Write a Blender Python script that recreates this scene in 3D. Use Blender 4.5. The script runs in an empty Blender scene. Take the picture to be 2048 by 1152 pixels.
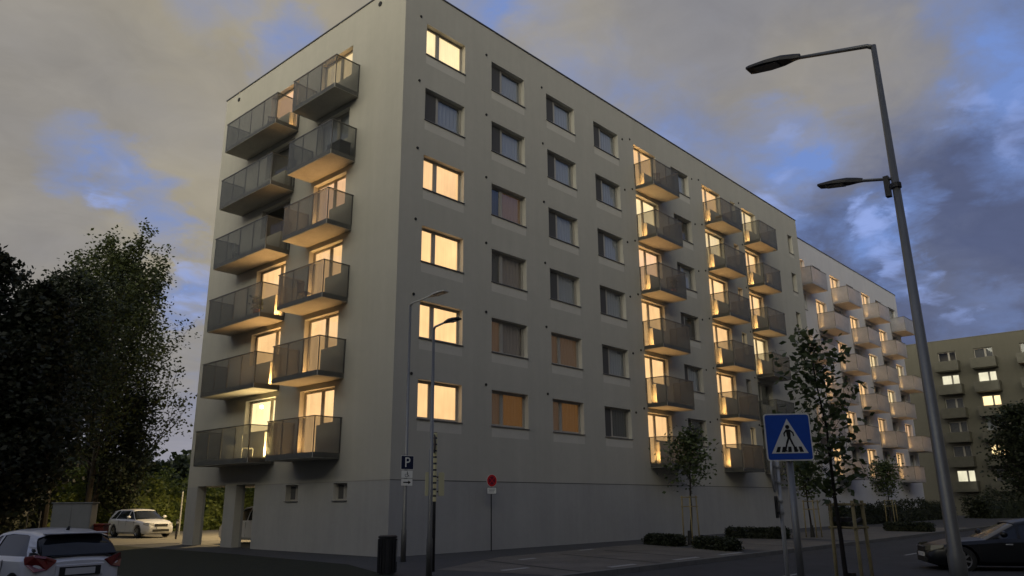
import bpy, bmesh, math, random
from mathutils import Vector, Matrix, noise
R_ = math.radians
scene = bpy.context.scene
COL = scene.collection
random.seed(7)

# ------------------------------------------------------------------ camera
cam_d = bpy.data.cameras.new("camera")
cam_d.sensor_width = 36.0
cam_d.lens = 1536.2 / 2048 * 36.0
cam_d.clip_start = 0.1
cam_d.clip_end = 3000
cam = bpy.data.objects.new("camera", cam_d)
COL.objects.link(cam)
yaw, pit, rol = R_(42.1956), R_(15.6504), R_(-0.4608)
fw = Vector((math.cos(yaw)*math.cos(pit), math.sin(yaw)*math.cos(pit), math.sin(pit)))
rt = fw.cross(Vector((0, 0, 1))).normalized()
up = rt.cross(fw)
rr = rt*math.cos(rol) + up*math.sin(rol)
uu = up*math.cos(rol) - rt*math.sin(rol)
m = Matrix.Identity(4)
for i in range(3):
    m[i][0], m[i][1], m[i][2] = rr[i], uu[i], -fw[i]
m.translation = Vector((-16.716, -20.708, 1.662))
cam.matrix_world = m
scene.camera = cam

scene.view_settings.view_transform = 'Standard'
scene.view_settings.look = 'None'
scene.view_settings.exposure = 0.28
scene.view_settings.gamma = 1.0
scene.cycles.use_denoising = True
scene.cycles.max_bounces = 8
scene.cycles.transparent_max_bounces = 16
scene.cycles.sample_clamp_indirect = 6.0

# ------------------------------------------------------------------ world: dusk sky with lit clouds
world = bpy.data.worlds.new("World")
scene.world = world
world.use_nodes = True
nt = world.node_tree
nt.nodes.clear()
def N(tree, t, **kw):
    n = tree.nodes.new(t)
    for k, v in kw.items():
        setattr(n, k, v)
    return n
def math_n(tree, op, a, b=None, c=None, clamp=False):
    n = N(tree, 'ShaderNodeMath', operation=op, use_clamp=clamp)
    for i, v in enumerate((a, b, c)):
        if v is None: continue
        if isinstance(v, (int, float)): n.inputs[i].default_value = v
        else: tree.links.new(v, n.inputs[i])
    return n.outputs[0]
def vmath(tree, op, a, b=None, out=0):
    n = N(tree, 'ShaderNodeVectorMath', operation=op)
    for i, v in enumerate((a, b)):
        if v is None: continue
        if isinstance(v, (tuple, list, Vector)): n.inputs[i].default_value = v
        else: tree.links.new(v, n.inputs[i])
    return n.outputs[out]
def mixc(tree, fac, a, b, blend='MIX'):
    n = N(tree, 'ShaderNodeMix', data_type='RGBA', blend_type=blend)
    for i, v in ((0, fac), (6, a), (7, b)):
        if isinstance(v, (int, float)): n.inputs[i].default_value = v
        elif isinstance(v, (tuple, list)): n.inputs[i].default_value = tuple(v)+(1,) if len(v) == 3 else v
        else: tree.links.new(v, n.inputs[i])
    return n.outputs[2]
def srgb(r, g, b):
    f = lambda c: (c/255/12.92) if c/255 <= 0.04045 else ((c/255+0.055)/1.055)**2.4
    return (f(r), f(g), f(b))
def azel(az, el):
    a, e = R_(az), R_(el)
    return Vector((math.cos(a)*math.cos(e), math.sin(a)*math.cos(e), math.sin(e)))

tc = N(nt, 'ShaderNodeTexCoord')
gen = tc.outputs['Generated']
sep = N(nt, 'ShaderNodeSeparateXYZ'); nt.links.new(gen, sep.inputs[0])
zc = math_n(nt, 'ADD', math_n(nt, 'MAXIMUM', sep.outputs[2], 0.0), 0.22)
comb = N(nt, 'ShaderNodeCombineXYZ')
nt.links.new(math_n(nt, 'DIVIDE', sep.outputs[0], zc), comb.inputs[0])
nt.links.new(math_n(nt, 'DIVIDE', sep.outputs[1], zc), comb.inputs[1])
plane = comb.outputs[0]
def noise_n(tree, vec, scale, detail, rough=0.55, dist=0.0, out=0):
    n = N(tree, 'ShaderNodeTexNoise')
    n.inputs['Scale'].default_value = scale
    n.inputs['Detail'].default_value = detail
    n.inputs['Roughness'].default_value = rough
    n.inputs['Distortion'].default_value = dist
    if vec is not None: tree.links.new(vec, n.inputs['Vector'])
    return n.outputs[out]
# directions bent by noise, so that the gaps in the clouds get torn edges
wob = noise_n(nt, plane, 2.2, 6, 0.6, 0.6, out=1)
wob2 = noise_n(nt, plane, 9.0, 5, 0.6, 0.4, out=1)
bent = vmath(nt, 'ADD', gen, vmath(nt, 'MULTIPLY', vmath(nt, 'SUBTRACT', wob, (0.5, 0.5, 0.5)), (0.17, 0.17, 0.09)))
bent = vmath(nt, 'ADD', bent, vmath(nt, 'MULTIPLY', vmath(nt, 'SUBTRACT', wob2, (0.5, 0.5, 0.5)), (0.09, 0.09, 0.07)))
bent = vmath(nt, 'NORMALIZE', bent)
def blob(az, el, rad, amp, src):
    d = vmath(nt, 'DOT_PRODUCT', src, azel(az, el), out=1)
    mr = N(nt, 'ShaderNodeMapRange', interpolation_type='SMOOTHSTEP')
    nt.links.new(d, mr.inputs[0])
    mr.inputs[1].default_value = math.cos(R_(rad)); mr.inputs[2].default_value = math.cos(R_(rad*0.15))
    mr.inputs[3].default_value = 0.0; mr.inputs[4].default_value = amp
    return mr.outputs[0]
def total(vals):
    o = vals[0]
    for v in vals[1:]:
        o = math_n(nt, 'ADD', o, v)
    return o
SKY_GAPS = [(74.5, 21.6, 2.6, .75), (70.8, 21, 2.6, .9), (67.8, 18.8, 2.6, .8), (65.5, 13.2, 2.4, 1.0), (62, 13.4, 2.4, .9), (60, 31.5, 3.2, .8), (67, 34, 3.5, .5),
            (45.6, 36, 4.5, .9), (40.5, 33, 4.5, .6), (29, 25.8, 5.5, .75), (34, 28.5, 5.0, .5), (20.5, 25.2, 3.4, .6), (21.6, 21.0, 4.4, .95), (17.5, 23.5, 2.6, .5),
            (14.9, 17.5, 3.6, 1.1), (14.3, 15.0, 2.6, .8), (5.5, 30.5, 5.5, .8), (7, 26, 4, .65), (5.5, 22, 4.5, .9), (9.8, 24, 3, .5), (10, 11, 3, .4), (24, 15, 4, .5), (62, 7, 4, .3),
            (120, 40, 25, .7), (-60, 30, 25, .6), (-140, 50, 30, .6)]
gap = total([blob(a, e, r*1.12, k, bent) for a, e, r, k in SKY_GAPS])
gap = math_n(nt, 'MULTIPLY', gap, math_n(nt, 'ADD', math_n(nt, 'MULTIPLY', noise_n(nt, plane, 5.0, 7, 0.62, 0.3), 2.6), -0.78), clamp=True)
# clear sky seen through the gaps: Nishita with the sun just down
sky = N(nt, 'ShaderNodeTexSky', sky_type='NISHITA', sun_disc=False)
sky.sun_elevation = R_(2.0); sky.sun_rotation = R_(-60)
sky_t = mixc(nt, 1.0, sky.outputs[0], (0.06, 0.085, 0.15), 'MULTIPLY')
clear = mixc(nt, 0.85, sky_t, srgb(112, 138, 196))
# cloud colour: warm beige high and left, slate blue low and right
warmth = total([blob(75, 30, 42, 0.75, bent), blob(55, 38, 20, .25, bent), blob(75, 55, 30, .3, bent), blob(28, 31, 17, 0.55, bent), blob(15, 27, 9, 0.35, bent), blob(66, 17, 7, .25, bent)])
warmth = math_n(nt, 'ADD', warmth, math_n(nt, 'MULTIPLY', math_n(nt, 'SUBTRACT', noise_n(nt, plane, 1.6, 5, 0.5), 0.5), 0.7), clamp=True)
cloud = mixc(nt, warmth, srgb(102, 110, 134), srgb(145, 138, 123))
dark = total([blob(9, 12, 16, 0.75, bent), blob(3, 18, 9, 0.5, bent), blob(20, 12, 9, 0.45, bent), blob(18.5, 19.5, 3.5, .35, bent), blob(11, 20, 4, .4, bent)])
dark = math_n(nt, 'MULTIPLY', dark, math_n(nt, 'ADD', noise_n(nt, plane, 3.4, 5, 0.55), 0.35), clamp=True)
cloud = mixc(nt, math_n(nt, 'MULTIPLY', dark, 0.75), cloud, srgb(66, 75, 106))
tex = math_n(nt, 'ADD', math_n(nt, 'MULTIPLY', noise_n(nt, plane, 2.4, 7, 0.5, 0.4), 0.42), 0.80)
tex = math_n(nt, 'ADD', tex, math_n(nt, 'MULTIPLY', math_n(nt, 'SUBTRACT', noise_n(nt, plane, 7.5, 8, 0.6, 0.8), 0.5), 0.34))
cloud = mixc(nt, 1.0, cloud, tex, 'MULTIPLY')
skycol = mixc(nt, gap, cloud, clear)
rim = total([blob(a, e, r*.8, k*.85, bent) for a, e, r, k in ((15.2, 18.0, 2.6, 1), (14.2, 15.2, 2.0, .8), (21.4, 20.6, 3.4, .8), (20.8, 25.2, 1.8, .4), (70.6, 20.6, 2.6, .8), (66.0, 15.6, 2.0, .7), (65, 12.9, 2.2, .7), (12.8, 13.6, 2.2, .6), (6.3, 22.2, 2.6, .6), (9.6, 24.3, 2.0, .5), (11, 10.6, 2.0, .5), (29.5, 25.5, 3, .4))])
rimn = N(nt, 'ShaderNodeMapRange', interpolation_type='SMOOTHSTEP'); nt.links.new(noise_n(nt, plane, 9.0, 4, 0.5, 0.5), rimn.inputs[0]); rimn.inputs[1].default_value = .42; rimn.inputs[2].default_value = .66
skycol = mixc(nt, math_n(nt, 'MULTIPLY', math_n(nt, 'MULTIPLY', rim, rimn.outputs[0]), 1.0, clamp=True), skycol, srgb(138, 158, 212))
sky_fill = total([blob(-128, 6, 40, 1.0, gen), blob(178, 8, 42, 1.0, gen)])  # bright sky patches added behind the camera to light both facades
skycol = mixc(nt, math_n(nt, 'MULTIPLY', sky_fill, 1.0, clamp=True), skycol, (2.75, 2.55, 1.95))
glow = N(nt, 'ShaderNodeMapRange'); nt.links.new(sep.outputs[2], glow.inputs[0])
glow.inputs[1].default_value = 0.0; glow.inputs[2].default_value = 0.10; glow.inputs[3].default_value = 0.5; glow.inputs[4].default_value = 0.0; glow.inputs[2].default_value = 0.17
skycol = mixc(nt, glow.outputs[0], skycol, srgb(150, 150, 170))
bg = N(nt, 'ShaderNodeBackground'); bg.inputs[1].default_value = 1.0
nt.links.new(skycol, bg.inputs[0])
wo = N(nt, 'ShaderNodeOutputWorld'); nt.links.new(bg.outputs[0], wo.inputs[0])

# one soft warm sun lamp low in the west (the glow of the town under the clouds)
sun_d = bpy.data.lights.new("sun", 'SUN')
sun_d.energy = 0.55; sun_d.angle = R_(22); sun_d.color = (1.0, 0.86, 0.62)
sun = bpy.data.objects.new("sun", sun_d); COL.objects.link(sun)
sdir = Vector((1.0, -0.62, -0.14)).normalized()
sun.rotation_euler = sdir.to_track_quat('-Z', 'Y').to_euler()
sun.location = (-40, 30, 20)

# ------------------------------------------------------------------ materials
MATS = {}
def mat(name, color, rough=0.8, metal=0.0, noise_amt=0.0, nscale=4.0, bump=0.0, bscale=60.0, spec=0.4, emis=None, estr=0.0, coat=0.0, col2=None, streak=False):
    if name in MATS: return MATS[name]
    mt = bpy.data.materials.new(name); mt.use_nodes = True
    t = mt.node_tree; b = t.nodes['Principled BSDF']
    b.inputs['Roughness'].default_value = rough
    b.inputs['Metallic'].default_value = metal
    b.inputs['Specular IOR Level'].default_value = spec
    b.inputs['Base Color'].default_value = (*color, 1)
    b.inputs['Coat Weight'].default_value = coat
    if noise_amt or bump or streak:
        tcn = N(t, 'ShaderNodeTexCoord'); vec = tcn.outputs['Object']
        if noise_amt:
            n1 = noise_n(t, vec, nscale, 6, 0.6)
            n2 = noise_n(t, vec, nscale*7.3, 4, 0.6)
            f = math_n(t, 'ADD', math_n(t, 'MULTIPLY', n1, 0.65), math_n(t, 'MULTIPLY', n2, 0.35))
            if streak:
                mp = N(t, 'ShaderNodeMapping'); mp.inputs['Scale'].default_value = (1.0, 1.0, 0.12)
                t.links.new(vec, mp.inputs[0])
                f = math_n(t, 'ADD', math_n(t, 'MULTIPLY', f, 0.50), math_n(t, 'MULTIPLY', noise_n(t, mp.outputs[0], 1.3, 5, 0.65), 0.35))
                mp2 = N(t, 'ShaderNodeMapping'); mp2.inputs['Scale'].default_value = (3.5, 3.5, 0.10)
                t.links.new(vec, mp2.inputs[0])
                f = math_n(t, 'ADD', f, math_n(t, 'MULTIPLY', noise_n(t, mp2.outputs[0], 1.0, 4, 0.6), 0.15))
            mr = N(t, 'ShaderNodeMapRange'); t.links.new(f, mr.inputs[0])
            mr.inputs[1].default_value = 0.3; mr.inputs[2].default_value = 0.7
            c2 = col2 or tuple(c*(1-noise_amt) for c in color)
            c1 = tuple(min(1, c*(1+noise_amt*0.6)) for c in color)
            t.links.new(mixc(t, mr.outputs[0], c2, c1), b.inputs['Base Color'])
        if bump:
            bn = N(t, 'ShaderNodeBump'); bn.inputs['Strength'].default_value = bump; bn.inputs['Distance'].default_value = 0.02
            t.links.new(noise_n(t, vec, bscale, 5, 0.7), bn.inputs['Height'])
            t.links.new(bn.outputs[0], b.inputs['Normal'])
    if emis:
        b.inputs['Emission Color'].default_value = (*emis, 1)
        b.inputs['Emission Strength'].default_value = estr
    MATS[name] = mt
    return mt

STUCCO = mat('stucco', (0.455, 0.44, 0.385), 0.9, noise_amt=0.13, nscale=0.35, bump=0.35, bscale=45, streak=True)
STUCCO_PALE = mat('stucco_pale', (0.56, 0.54, 0.48), 0.9, noise_amt=0.08, nscale=1.5, bump=0.3, bscale=45)  # paler stucco: bands below the sills, and the reveals
STUCCO_BASE = mat('stucco_base', (0.39, 0.385, 0.365), 0.92, noise_amt=0.18, nscale=0.5, bump=0.35, bscale=45, streak=True)
STUCCO_WHITE = mat('stucco_white', (0.60, 0.60, 0.63), 0.9, noise_amt=0.10, nscale=0.4, bump=0.3, bscale=45, streak=True)
STUCCO_OLIVE = mat('stucco_olive', (0.125, 0.12, 0.095), 0.9, noise_amt=0.16, nscale=0.5, bump=0.3, bscale=45, streak=True)
COPING = mat('coping_metal', (0.10, 0.10, 0.105), 0.5, 0.6)
JOINT = mat('joint', (0.10, 0.10, 0.10), 0.8)
CONCRETE = mat('concrete', (0.40, 0.385, 0.35), 0.85, noise_amt=0.22, nscale=1.2, bump=0.3, bscale=30)
CONCRETE_PALE = mat('concrete_pale', (0.50, 0.48, 0.46), 0.85, noise_amt=0.12, nscale=1.2)
FRAME = mat('window_frame', (0.36, 0.34, 0.30), 0.45)
FRAME_DARK = mat('window_frame_dark', (0.20, 0.19, 0.17), 0.45)
SILL = mat('sill_metal', (0.16, 0.155, 0.15), 0.5, 0.3)
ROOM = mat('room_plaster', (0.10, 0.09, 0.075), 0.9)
METAL = mat('galvanised', (0.20, 0.20, 0.19), 0.45, 0.7, noise_amt=0.16, nscale=3)
METAL_PALE = mat('galvanised_pale', (0.42, 0.42, 0.40), 0.5, 0.4, noise_amt=0.15, nscale=5)
METAL_DARK = mat('dark_metal', (0.045, 0.045, 0.048), 0.5, 0.4)
RAIL = mat('rail_metal', (0.13, 0.125, 0.115), 0.45, 0.6)
VENT = mat('vent', (0.02, 0.02, 0.02), 0.8)
BLIND = mat('blind', (0.34, 0.36, 0.40), 0.8)
BLIND_PINK = mat('blind_pink', (0.30, 0.25, 0.22), 0.8)
BLIND_DARK = mat('blind_dark', (0.09, 0.09, 0.09), 0.8)
AMBER = mat('amber_room', (0.10, 0.06, 0.03), 0.9, emis=(0.9, 0.38, 0.08), estr=0.085)
SCREEN = mat('insect_screen', (0.075, 0.073, 0.072), 0.7)
AMBER_DIM = mat('amber_room_dim', (0.16, 0.12, 0.09), 0.9, emis=(0.8, 0.42, 0.20), estr=0.05)

def curtain_mat(name, col, strength, fold=0.15):
    mt = bpy.data.materials.new(name); mt.use_nodes = True
    t = mt.node_tree; t.nodes.clear()
    tcn = N(t, 'ShaderNodeTexCoord')
    oi = N(t, 'ShaderNodeObjectInfo')
    mp = N(t, 'ShaderNodeMapping'); mp.inputs['Scale'].default_value = (9, 9, 0.6)
    t.links.new(tcn.outputs['Object'], mp.inputs[0])
    off = N(t, 'ShaderNodeCombineXYZ')
    t.links.new(math_n(t, 'MULTIPLY', oi.outputs['Random'], 37.0), off.inputs[0])
    t.links.new(off.outputs[0], mp.inputs[1])
    n1 = noise_n(t, mp.outputs[0], 1.0, 3, 0.5)
    mp2 = N(t, 'ShaderNodeMapping'); mp2.inputs['Scale'].default_value = (1, 1, 1)
    t.links.new(tcn.outputs['Object'], mp2.inputs[0]); t.links.new(off.outputs[0], mp2.inputs[1])
    n2 = noise_n(t, mp2.outputs[0], 0.9, 2, 0.5)
    f = math_n(t, 'ADD', math_n(t, 'MULTIPLY', n1, fold*2), math_n(t, 'MULTIPLY', n2, 0.55))
    f = math_n(t, 'ADD', f, 1.0-fold-0.275)
    f = math_n(t, 'MULTIPLY', f, math_n(t, 'ADD', math_n(t, 'MULTIPLY', oi.outputs['Random'], 0.25), 0.86))
    e = N(t, 'ShaderNodeEmission'); e.inputs[0].default_value = (*col, 1)
    t.links.new(math_n(t, 'MULTIPLY', f, strength), e.inputs[1])
    o = N(t, 'ShaderNodeOutputMaterial'); t.links.new(e.outputs[0], o.inputs[0])
    MATS[name] = mt
    return mt
LIT = curtain_mat('lit_curtain', (1.0, 0.60, 0.27), 1.15)
LIT_PALE = curtain_mat('lit_curtain_pale', (1.0, 0.75, 0.40), 1.05)
LIT_PINK = curtain_mat('lit_curtain_pink', (1.0, 0.60, 0.33), 1.02)
LIT_BRIGHT = curtain_mat('lit_curtain_bright', (1.0, 0.74, 0.37), 1.55)
LIT_WHITE = curtain_mat('lit_curtain_white', (1.0, 0.92, 0.66), 0.9)

def glass_mat(name, tint, base_mix):
    mt = bpy.data.materials.new(name); mt.use_nodes = True
    t = mt.node_tree; t.nodes.clear()
    tr = N(t, 'ShaderNodeBsdfTransparent'); tr.inputs[0].default_value = (*tint, 1)
    gl = N(t, 'ShaderNodeBsdfGlossy'); gl.inputs['Roughness'].default_value = 0.03; gl.inputs[0].default_value = (0.9, 0.95, 1, 1)
    lw = N(t, 'ShaderNodeLayerWeight'); lw.inputs[0].default_value = 0.5
    fres = math_n(t, 'ADD', math_n(t, 'MULTIPLY', math_n(t, 'POWER', lw.outputs[1], 4.0), 0.8), 0.04)
    mx = N(t, 'ShaderNodeMixShader')
    t.links.new(math_n(t, 'ADD', fres, base_mix, clamp=True), mx.inputs[0])
    t.links.new(tr.outputs[0], mx.inputs[1]); t.links.new(gl.outputs[0], mx.inputs[2])
    o = N(t, 'ShaderNodeOutputMaterial'); t.links.new(mx.outputs[0], o.inputs[0])
    MATS[name] = mt; return mt
PANE = glass_mat('pane_glass', (0.92, 0.93, 0.92), 0.06)
CARGLASS = mat('car_glass', (0.010, 0.012, 0.014), 0.08, spec=0.4)

def parapet_mat(name, color, opac):
    """smoked glass / fine mesh: more see-through face on than at a grazing angle"""
    mt = bpy.data.materials.new(name); mt.use_nodes = True
    t = mt.node_tree; t.nodes.clear()
    tr = N(t, 'ShaderNodeBsdfTransparent'); tr.inputs[0].default_value = (0.78, 0.78, 0.76, 1)
    pb = N(t, 'ShaderNodeBsdfPrincipled'); pb.inputs['Base Color'].default_value = (*color, 1); pb.inputs['Roughness'].default_value = 0.35
    tcn = N(t, 'ShaderNodeTexCoord')
    mr = N(t, 'ShaderNodeMapRange'); t.links.new(noise_n(t, tcn.outputs['Object'], 2.5, 5, 0.6), mr.inputs[0])
    mr.inputs[1].default_value = .3; mr.inputs[2].default_value = .7
    t.links.new(mixc(t, mr.outputs[0], tuple(c*0.82 for c in color), tuple(c*1.12 for c in color)), pb.inputs['Base Color'])
    tl = N(t, 'ShaderNodeBsdfTranslucent'); tl.inputs[0].default_value = (*[min(1, c*2.2) for c in color], 1)
    m0 = N(t, 'ShaderNodeMixShader'); m0.inputs[0].default_value = 0.10
    t.links.new(pb.outputs[0], m0.inputs[1]); t.links.new(tl.outputs[0], m0.inputs[2])
    lw = N(t, 'ShaderNodeLayerWeight'); lw.inputs[0].default_value = 0.42
    mx = N(t, 'ShaderNodeMixShader')
    t.links.new(math_n(t, 'ADD', math_n(t, 'MULTIPLY', lw.outputs[1], 0.40), opac, clamp=True), mx.inputs[0])
    t.links.new(tr.outputs[0], mx.inputs[1]); t.links.new(m0.outputs[0], mx.inputs[2])
    o = N(t, 'ShaderNodeOutputMaterial'); t.links.new(mx.outputs[0], o.inputs[0])
    MATS[name] = mt; return mt
PARAPET = parapet_mat('smoked_parapet', (0.165, 0.172, 0.178), 0.15)
PARAPET_PALE = parapet_mat('pale_parapet', (0.50, 0.49, 0.52), 0.45)
PARAPET_OLIVE = parapet_mat('olive_parapet', (0.13, 0.125, 0.095), 0.8)

ASPHALT = mat('asphalt', (0.038, 0.038, 0.040), 0.85, noise_amt=0.42, nscale=0.8, bump=0.5, bscale=60)
PAVING = mat('paving', (0.062, 0.062, 0.062), 0.85, noise_amt=0.25, nscale=1.0, bump=0.4, bscale=40)
KERB = mat('kerb_stone', (0.14, 0.138, 0.13), 0.85, noise_amt=0.25, nscale=2)
PAINT = mat('road_paint', (0.30, 0.30, 0.29), 0.7, noise_amt=0.45, nscale=5)
def paver_mat():
    mt = bpy.data.materials.new('bay_pavers'); mt.use_nodes = True
    t = mt.node_tree; b = t.nodes['Principled BSDF']; b.inputs['Roughness'].default_value = 0.85
    tcn = N(t, 'ShaderNodeTexCoord')
    br = N(t, 'ShaderNodeTexBrick'); br.inputs['Scale'].default_value = 5.0
    br.inputs['Color1'].default_value = (0.15, 0.135, 0.11, 1); br.inputs['Color2'].default_value = (0.12, 0.11, 0.095, 1)
    br.inputs['Mortar'].default_value = (0.06, 0.058, 0.05, 1); br.inputs['Mortar Size'].default_value = 0.012
    t.links.new(tcn.outputs['Object'], br.inputs['Vector'])
    n1 = noise_n(t, tcn.outputs['Object'], 0.6, 6, 0.65)
    mr = N(t, 'ShaderNodeMapRange'); t.links.new(n1, mr.inputs[0]); mr.inputs[1].default_value = .3; mr.inputs[2].default_value = .7
    mr.inputs[3].default_value = 0.62; mr.inputs[4].default_value = 1.2
    t.links.new(mixc(t, 1.0, br.outputs[0], mr.outputs[0], 'MULTIPLY'), b.inputs['Base Color'])
    MATS['bay_pavers'] = mt; return mt
PAVERS = paver_mat()
GRASS = mat('grass', (0.020, 0.024, 0.012), 0.95, noise_amt=0.45, nscale=2.5, bump=1.0, bscale=90)
EARTH = mat('far_ground', (0.045, 0.055, 0.03), 0.95, noise_amt=0.4, nscale=0.05)
LOT = mat('lot_asphalt', (0.16, 0.15, 0.125), 0.85, noise_amt=0.2, nscale=0.8)
BARK = mat('bark', (0.024, 0.020, 0.017), 0.95, noise_amt=0.35, nscale=9, bump=0.8, bscale=30)
WOOD = mat('stake_wood', (0.26, 0.215, 0.11), 0.85, noise_amt=0.25, nscale=6)
RUBBER = mat('rubber', (0.015, 0.015, 0.015), 0.85)
RIM = mat('rim', (0.35, 0.35, 0.36), 0.35, 0.8)
WHITE_PAINT = mat('white_car_paint', (0.62, 0.625, 0.65), 0.28, coat=0.6, spec=0.5)
BLACK_PAINT = mat('black_car_paint', (0.006, 0.007, 0.009), 0.38, coat=0.12, spec=0.3)
TAIL_RED = mat('tail_red', (0.16, 0.008, 0.008), 0.18, coat=0.8)
LAMP_CLEAR = mat('lamp_clear', (0.55, 0.56, 0.58), 0.12, 0.3, coat=0.8)
PLASTIC = mat('black_plastic', (0.018, 0.018, 0.018), 0.6)
PLATE = mat('plate_white', (0.55, 0.55, 0.55), 0.5)
SIGN_BLUE = mat('sign_blue', (0.014, 0.09, 0.50), 0.28, coat=0.5, noise_amt=0.12, nscale=8)
SIGN_NAVY = mat('sign_navy', (0.006, 0.012, 0.045), 0.35)
SIGN_WHITE = mat('sign_white', (0.80, 0.80, 0.74), 0.35, coat=0.3)
SIGN_BLACK = mat('sign_black', (0.012, 0.012, 0.012), 0.5)
SIGN_RED = mat('sign_red', (0.50, 0.015, 0.02), 0.35)
SIGN_CREAM = mat('sign_cream', (0.62, 0.58, 0.34), 0.5)
PANEL_GREY = mat('panel_grey', (0.23, 0.235, 0.23), 0.7, noise_amt=0.12, nscale=2)
SHELTER_DARK = mat('shelter_dark', (0.02, 0.021, 0.02), 0.8)
BIN_RED = mat('bin_red', (0.16, 0.02, 0.012), 0.5)
RUST = mat('terracotta', (0.22, 0.07, 0.045), 0.7)
PLASTER_WHITE = mat('white_plastic', (0.6, 0.6, 0.55), 0.5)
TEXTILE = mat('textile_dark', (0.05, 0.05, 0.06), 0.9)

def leaf_mat(name, c1, c2):
    mt = bpy.data.materials.new(name); mt.use_nodes = True
    t = mt.node_tree; t.nodes.clear()
    geo = N(t, 'ShaderNodeNewGeometry')
    col = mixc(t, geo.outputs['Random Per Island'], c1, c2)
    d = N(t, 'ShaderNodeBsdfPrincipled'); d.inputs['Roughness'].default_value = 0.6
    t.links.new(col, d.inputs['Base Color'])
    tl = N(t, 'ShaderNodeBsdfTranslucent'); t.links.new(col, tl.inputs[0])
    mx = N(t, 'ShaderNodeMixShader'); mx.inputs[0].default_value = 0.3
    t.links.new(d.outputs[0], mx.inputs[1]); t.links.new(tl.outputs[0], mx.inputs[2])
    o = N(t, 'ShaderNodeOutputMaterial'); t.links.new(mx.outputs[0], o.inputs[0])
    MATS[name] = mt; return mt
LEAF_POPLAR = leaf_mat('leaf_poplar', (0.028, 0.04, 0.010), (0.085, 0.105, 0.028))
LEAF_DARK = leaf_mat('leaf_dark', (0.012, 0.020, 0.008), (0.03, 0.042, 0.016))
LEAF_PINE = leaf_mat('needle_pine', (0.008, 0.013, 0.008), (0.018, 0.026, 0.014))
LEAF_SAPLING = leaf_mat('leaf_sapling', (0.035, 0.055, 0.018), (0.10, 0.13, 0.045))
LEAF_HEDGE = leaf_mat('leaf_hedge', (0.016, 0.022, 0.010), (0.035, 0.045, 0.02))
LEAF_BUSH = leaf_mat('leaf_bush', (0.06, 0.09, 0.018), (0.19, 0.23, 0.045))

# ------------------------------------------------------------------ helpers
class MB:
    def __init__(s): s.v = []; s.f = []; s.mi = []; s.mats = []
    def idx(s, m_):
        if m_ not in s.mats: s.mats.append(m_)
        return s.mats.index(m_)
    def face(s, pts, m_=None):
        n = len(s.v); s.v += [tuple(p) for p in pts]; s.f.append(tuple(range(n, n+len(pts)))); s.mi.append(s.idx(m_))
    def box(s, x0, x1, y0, y1, z0, z1, m_=None, M=None):
        p = [Vector((x, y, z)) for z in (z0, z1) for y in (y0, y1) for x in (x0, x1)]
        if M is not None: p = [M @ q for q in p]
        n = len(s.v); s.v += [tuple(q) for q in p]
        for a in ((0, 2, 3, 1), (4, 5, 7, 6), (0, 1, 5, 4), (2, 6, 7, 3), (0, 4, 6, 2), (1, 3, 7, 5)):
            s.f.append(tuple(n+i for i in a)); s.mi.append(s.idx(m_))
        return s
    def tube(s, pts, rads, seg=8, m_=None, cap=True):
        pts = [Vector(p) for p in pts]
        if isinstance(rads, (int, float)): rads = [rads]*len(pts)
        rings = []
        for i, p in enumerate(pts):
            d = (pts[min(i+1, len(pts)-1)] - pts[max(i-1, 0)])
            if d.length < 1e-9: d = Vector((0, 0, 1))
            d.normalize()
            a = d.cross(Vector((0, 0, 1)) if abs(d.z) < 0.95 else Vector((1, 0, 0))).normalized(); b = d.cross(a)
            n = len(s.v); rings.append(n)
            for k in range(seg):
                t = 2*math.pi*k/seg
                s.v.append(tuple(p + (a*math.cos(t) + b*math.sin(t))*rads[i]))
        for i in range(len(pts)-1):
            for k in range(seg):
                s.f.append((rings[i]+k, rings[i]+(k+1) % seg, rings[i+1]+(k+1) % seg, rings[i+1]+k)); s.mi.append(s.idx(m_))
        if cap:
            s.f.append(tuple(rings[0]+k for k in range(seg))[::-1]); s.mi.append(s.idx(m_))
            s.f.append(tuple(rings[-1]+k for k in range(seg))); s.mi.append(s.idx(m_))
        return s
    def prism(s, poly, z0, z1, m_=None, M=None):
        """poly in local xy, extruded along local z"""
        n = len(s.v); k = len(poly)
        for z in (z0, z1):
            for x, y in poly:
                q = Vector((x, y, z)); s.v.append(tuple(M @ q if M is not None else q))
        s.f.append(tuple(n+i for i in range(k))[::-1]); s.mi.append(s.idx(m_))
        s.f.append(tuple(n+k+i for i in range(k))); s.mi.append(s.idx(m_))
        for i in range(k):
            j = (i+1) % k
            s.f.append((n+i, n+j, n+k+j, n+k+i)); s.mi.append(s.idx(m_))
        return s
    def mesh(s, name, recalc=True):
        me = bpy.data.meshes.new(name); me.from_pydata(s.v, [], s.f)
        for m_ in s.mats:
            me.materials.append(m_)
        me.polygons.foreach_set('material_index', s.mi)
        me.update()
        if recalc:
            bm = bmesh.new(); bm.from_mesh(me); bmesh.ops.recalc_face_normals(bm, faces=bm.faces); bm.to_mesh(me); bm.free()
        return me
    def build(s, name, parent=None, bevel=0.0, smooth=False, recalc=True):
        return link(name, s.mesh(name, recalc), parent, bevel=bevel, smooth=smooth)

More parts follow.
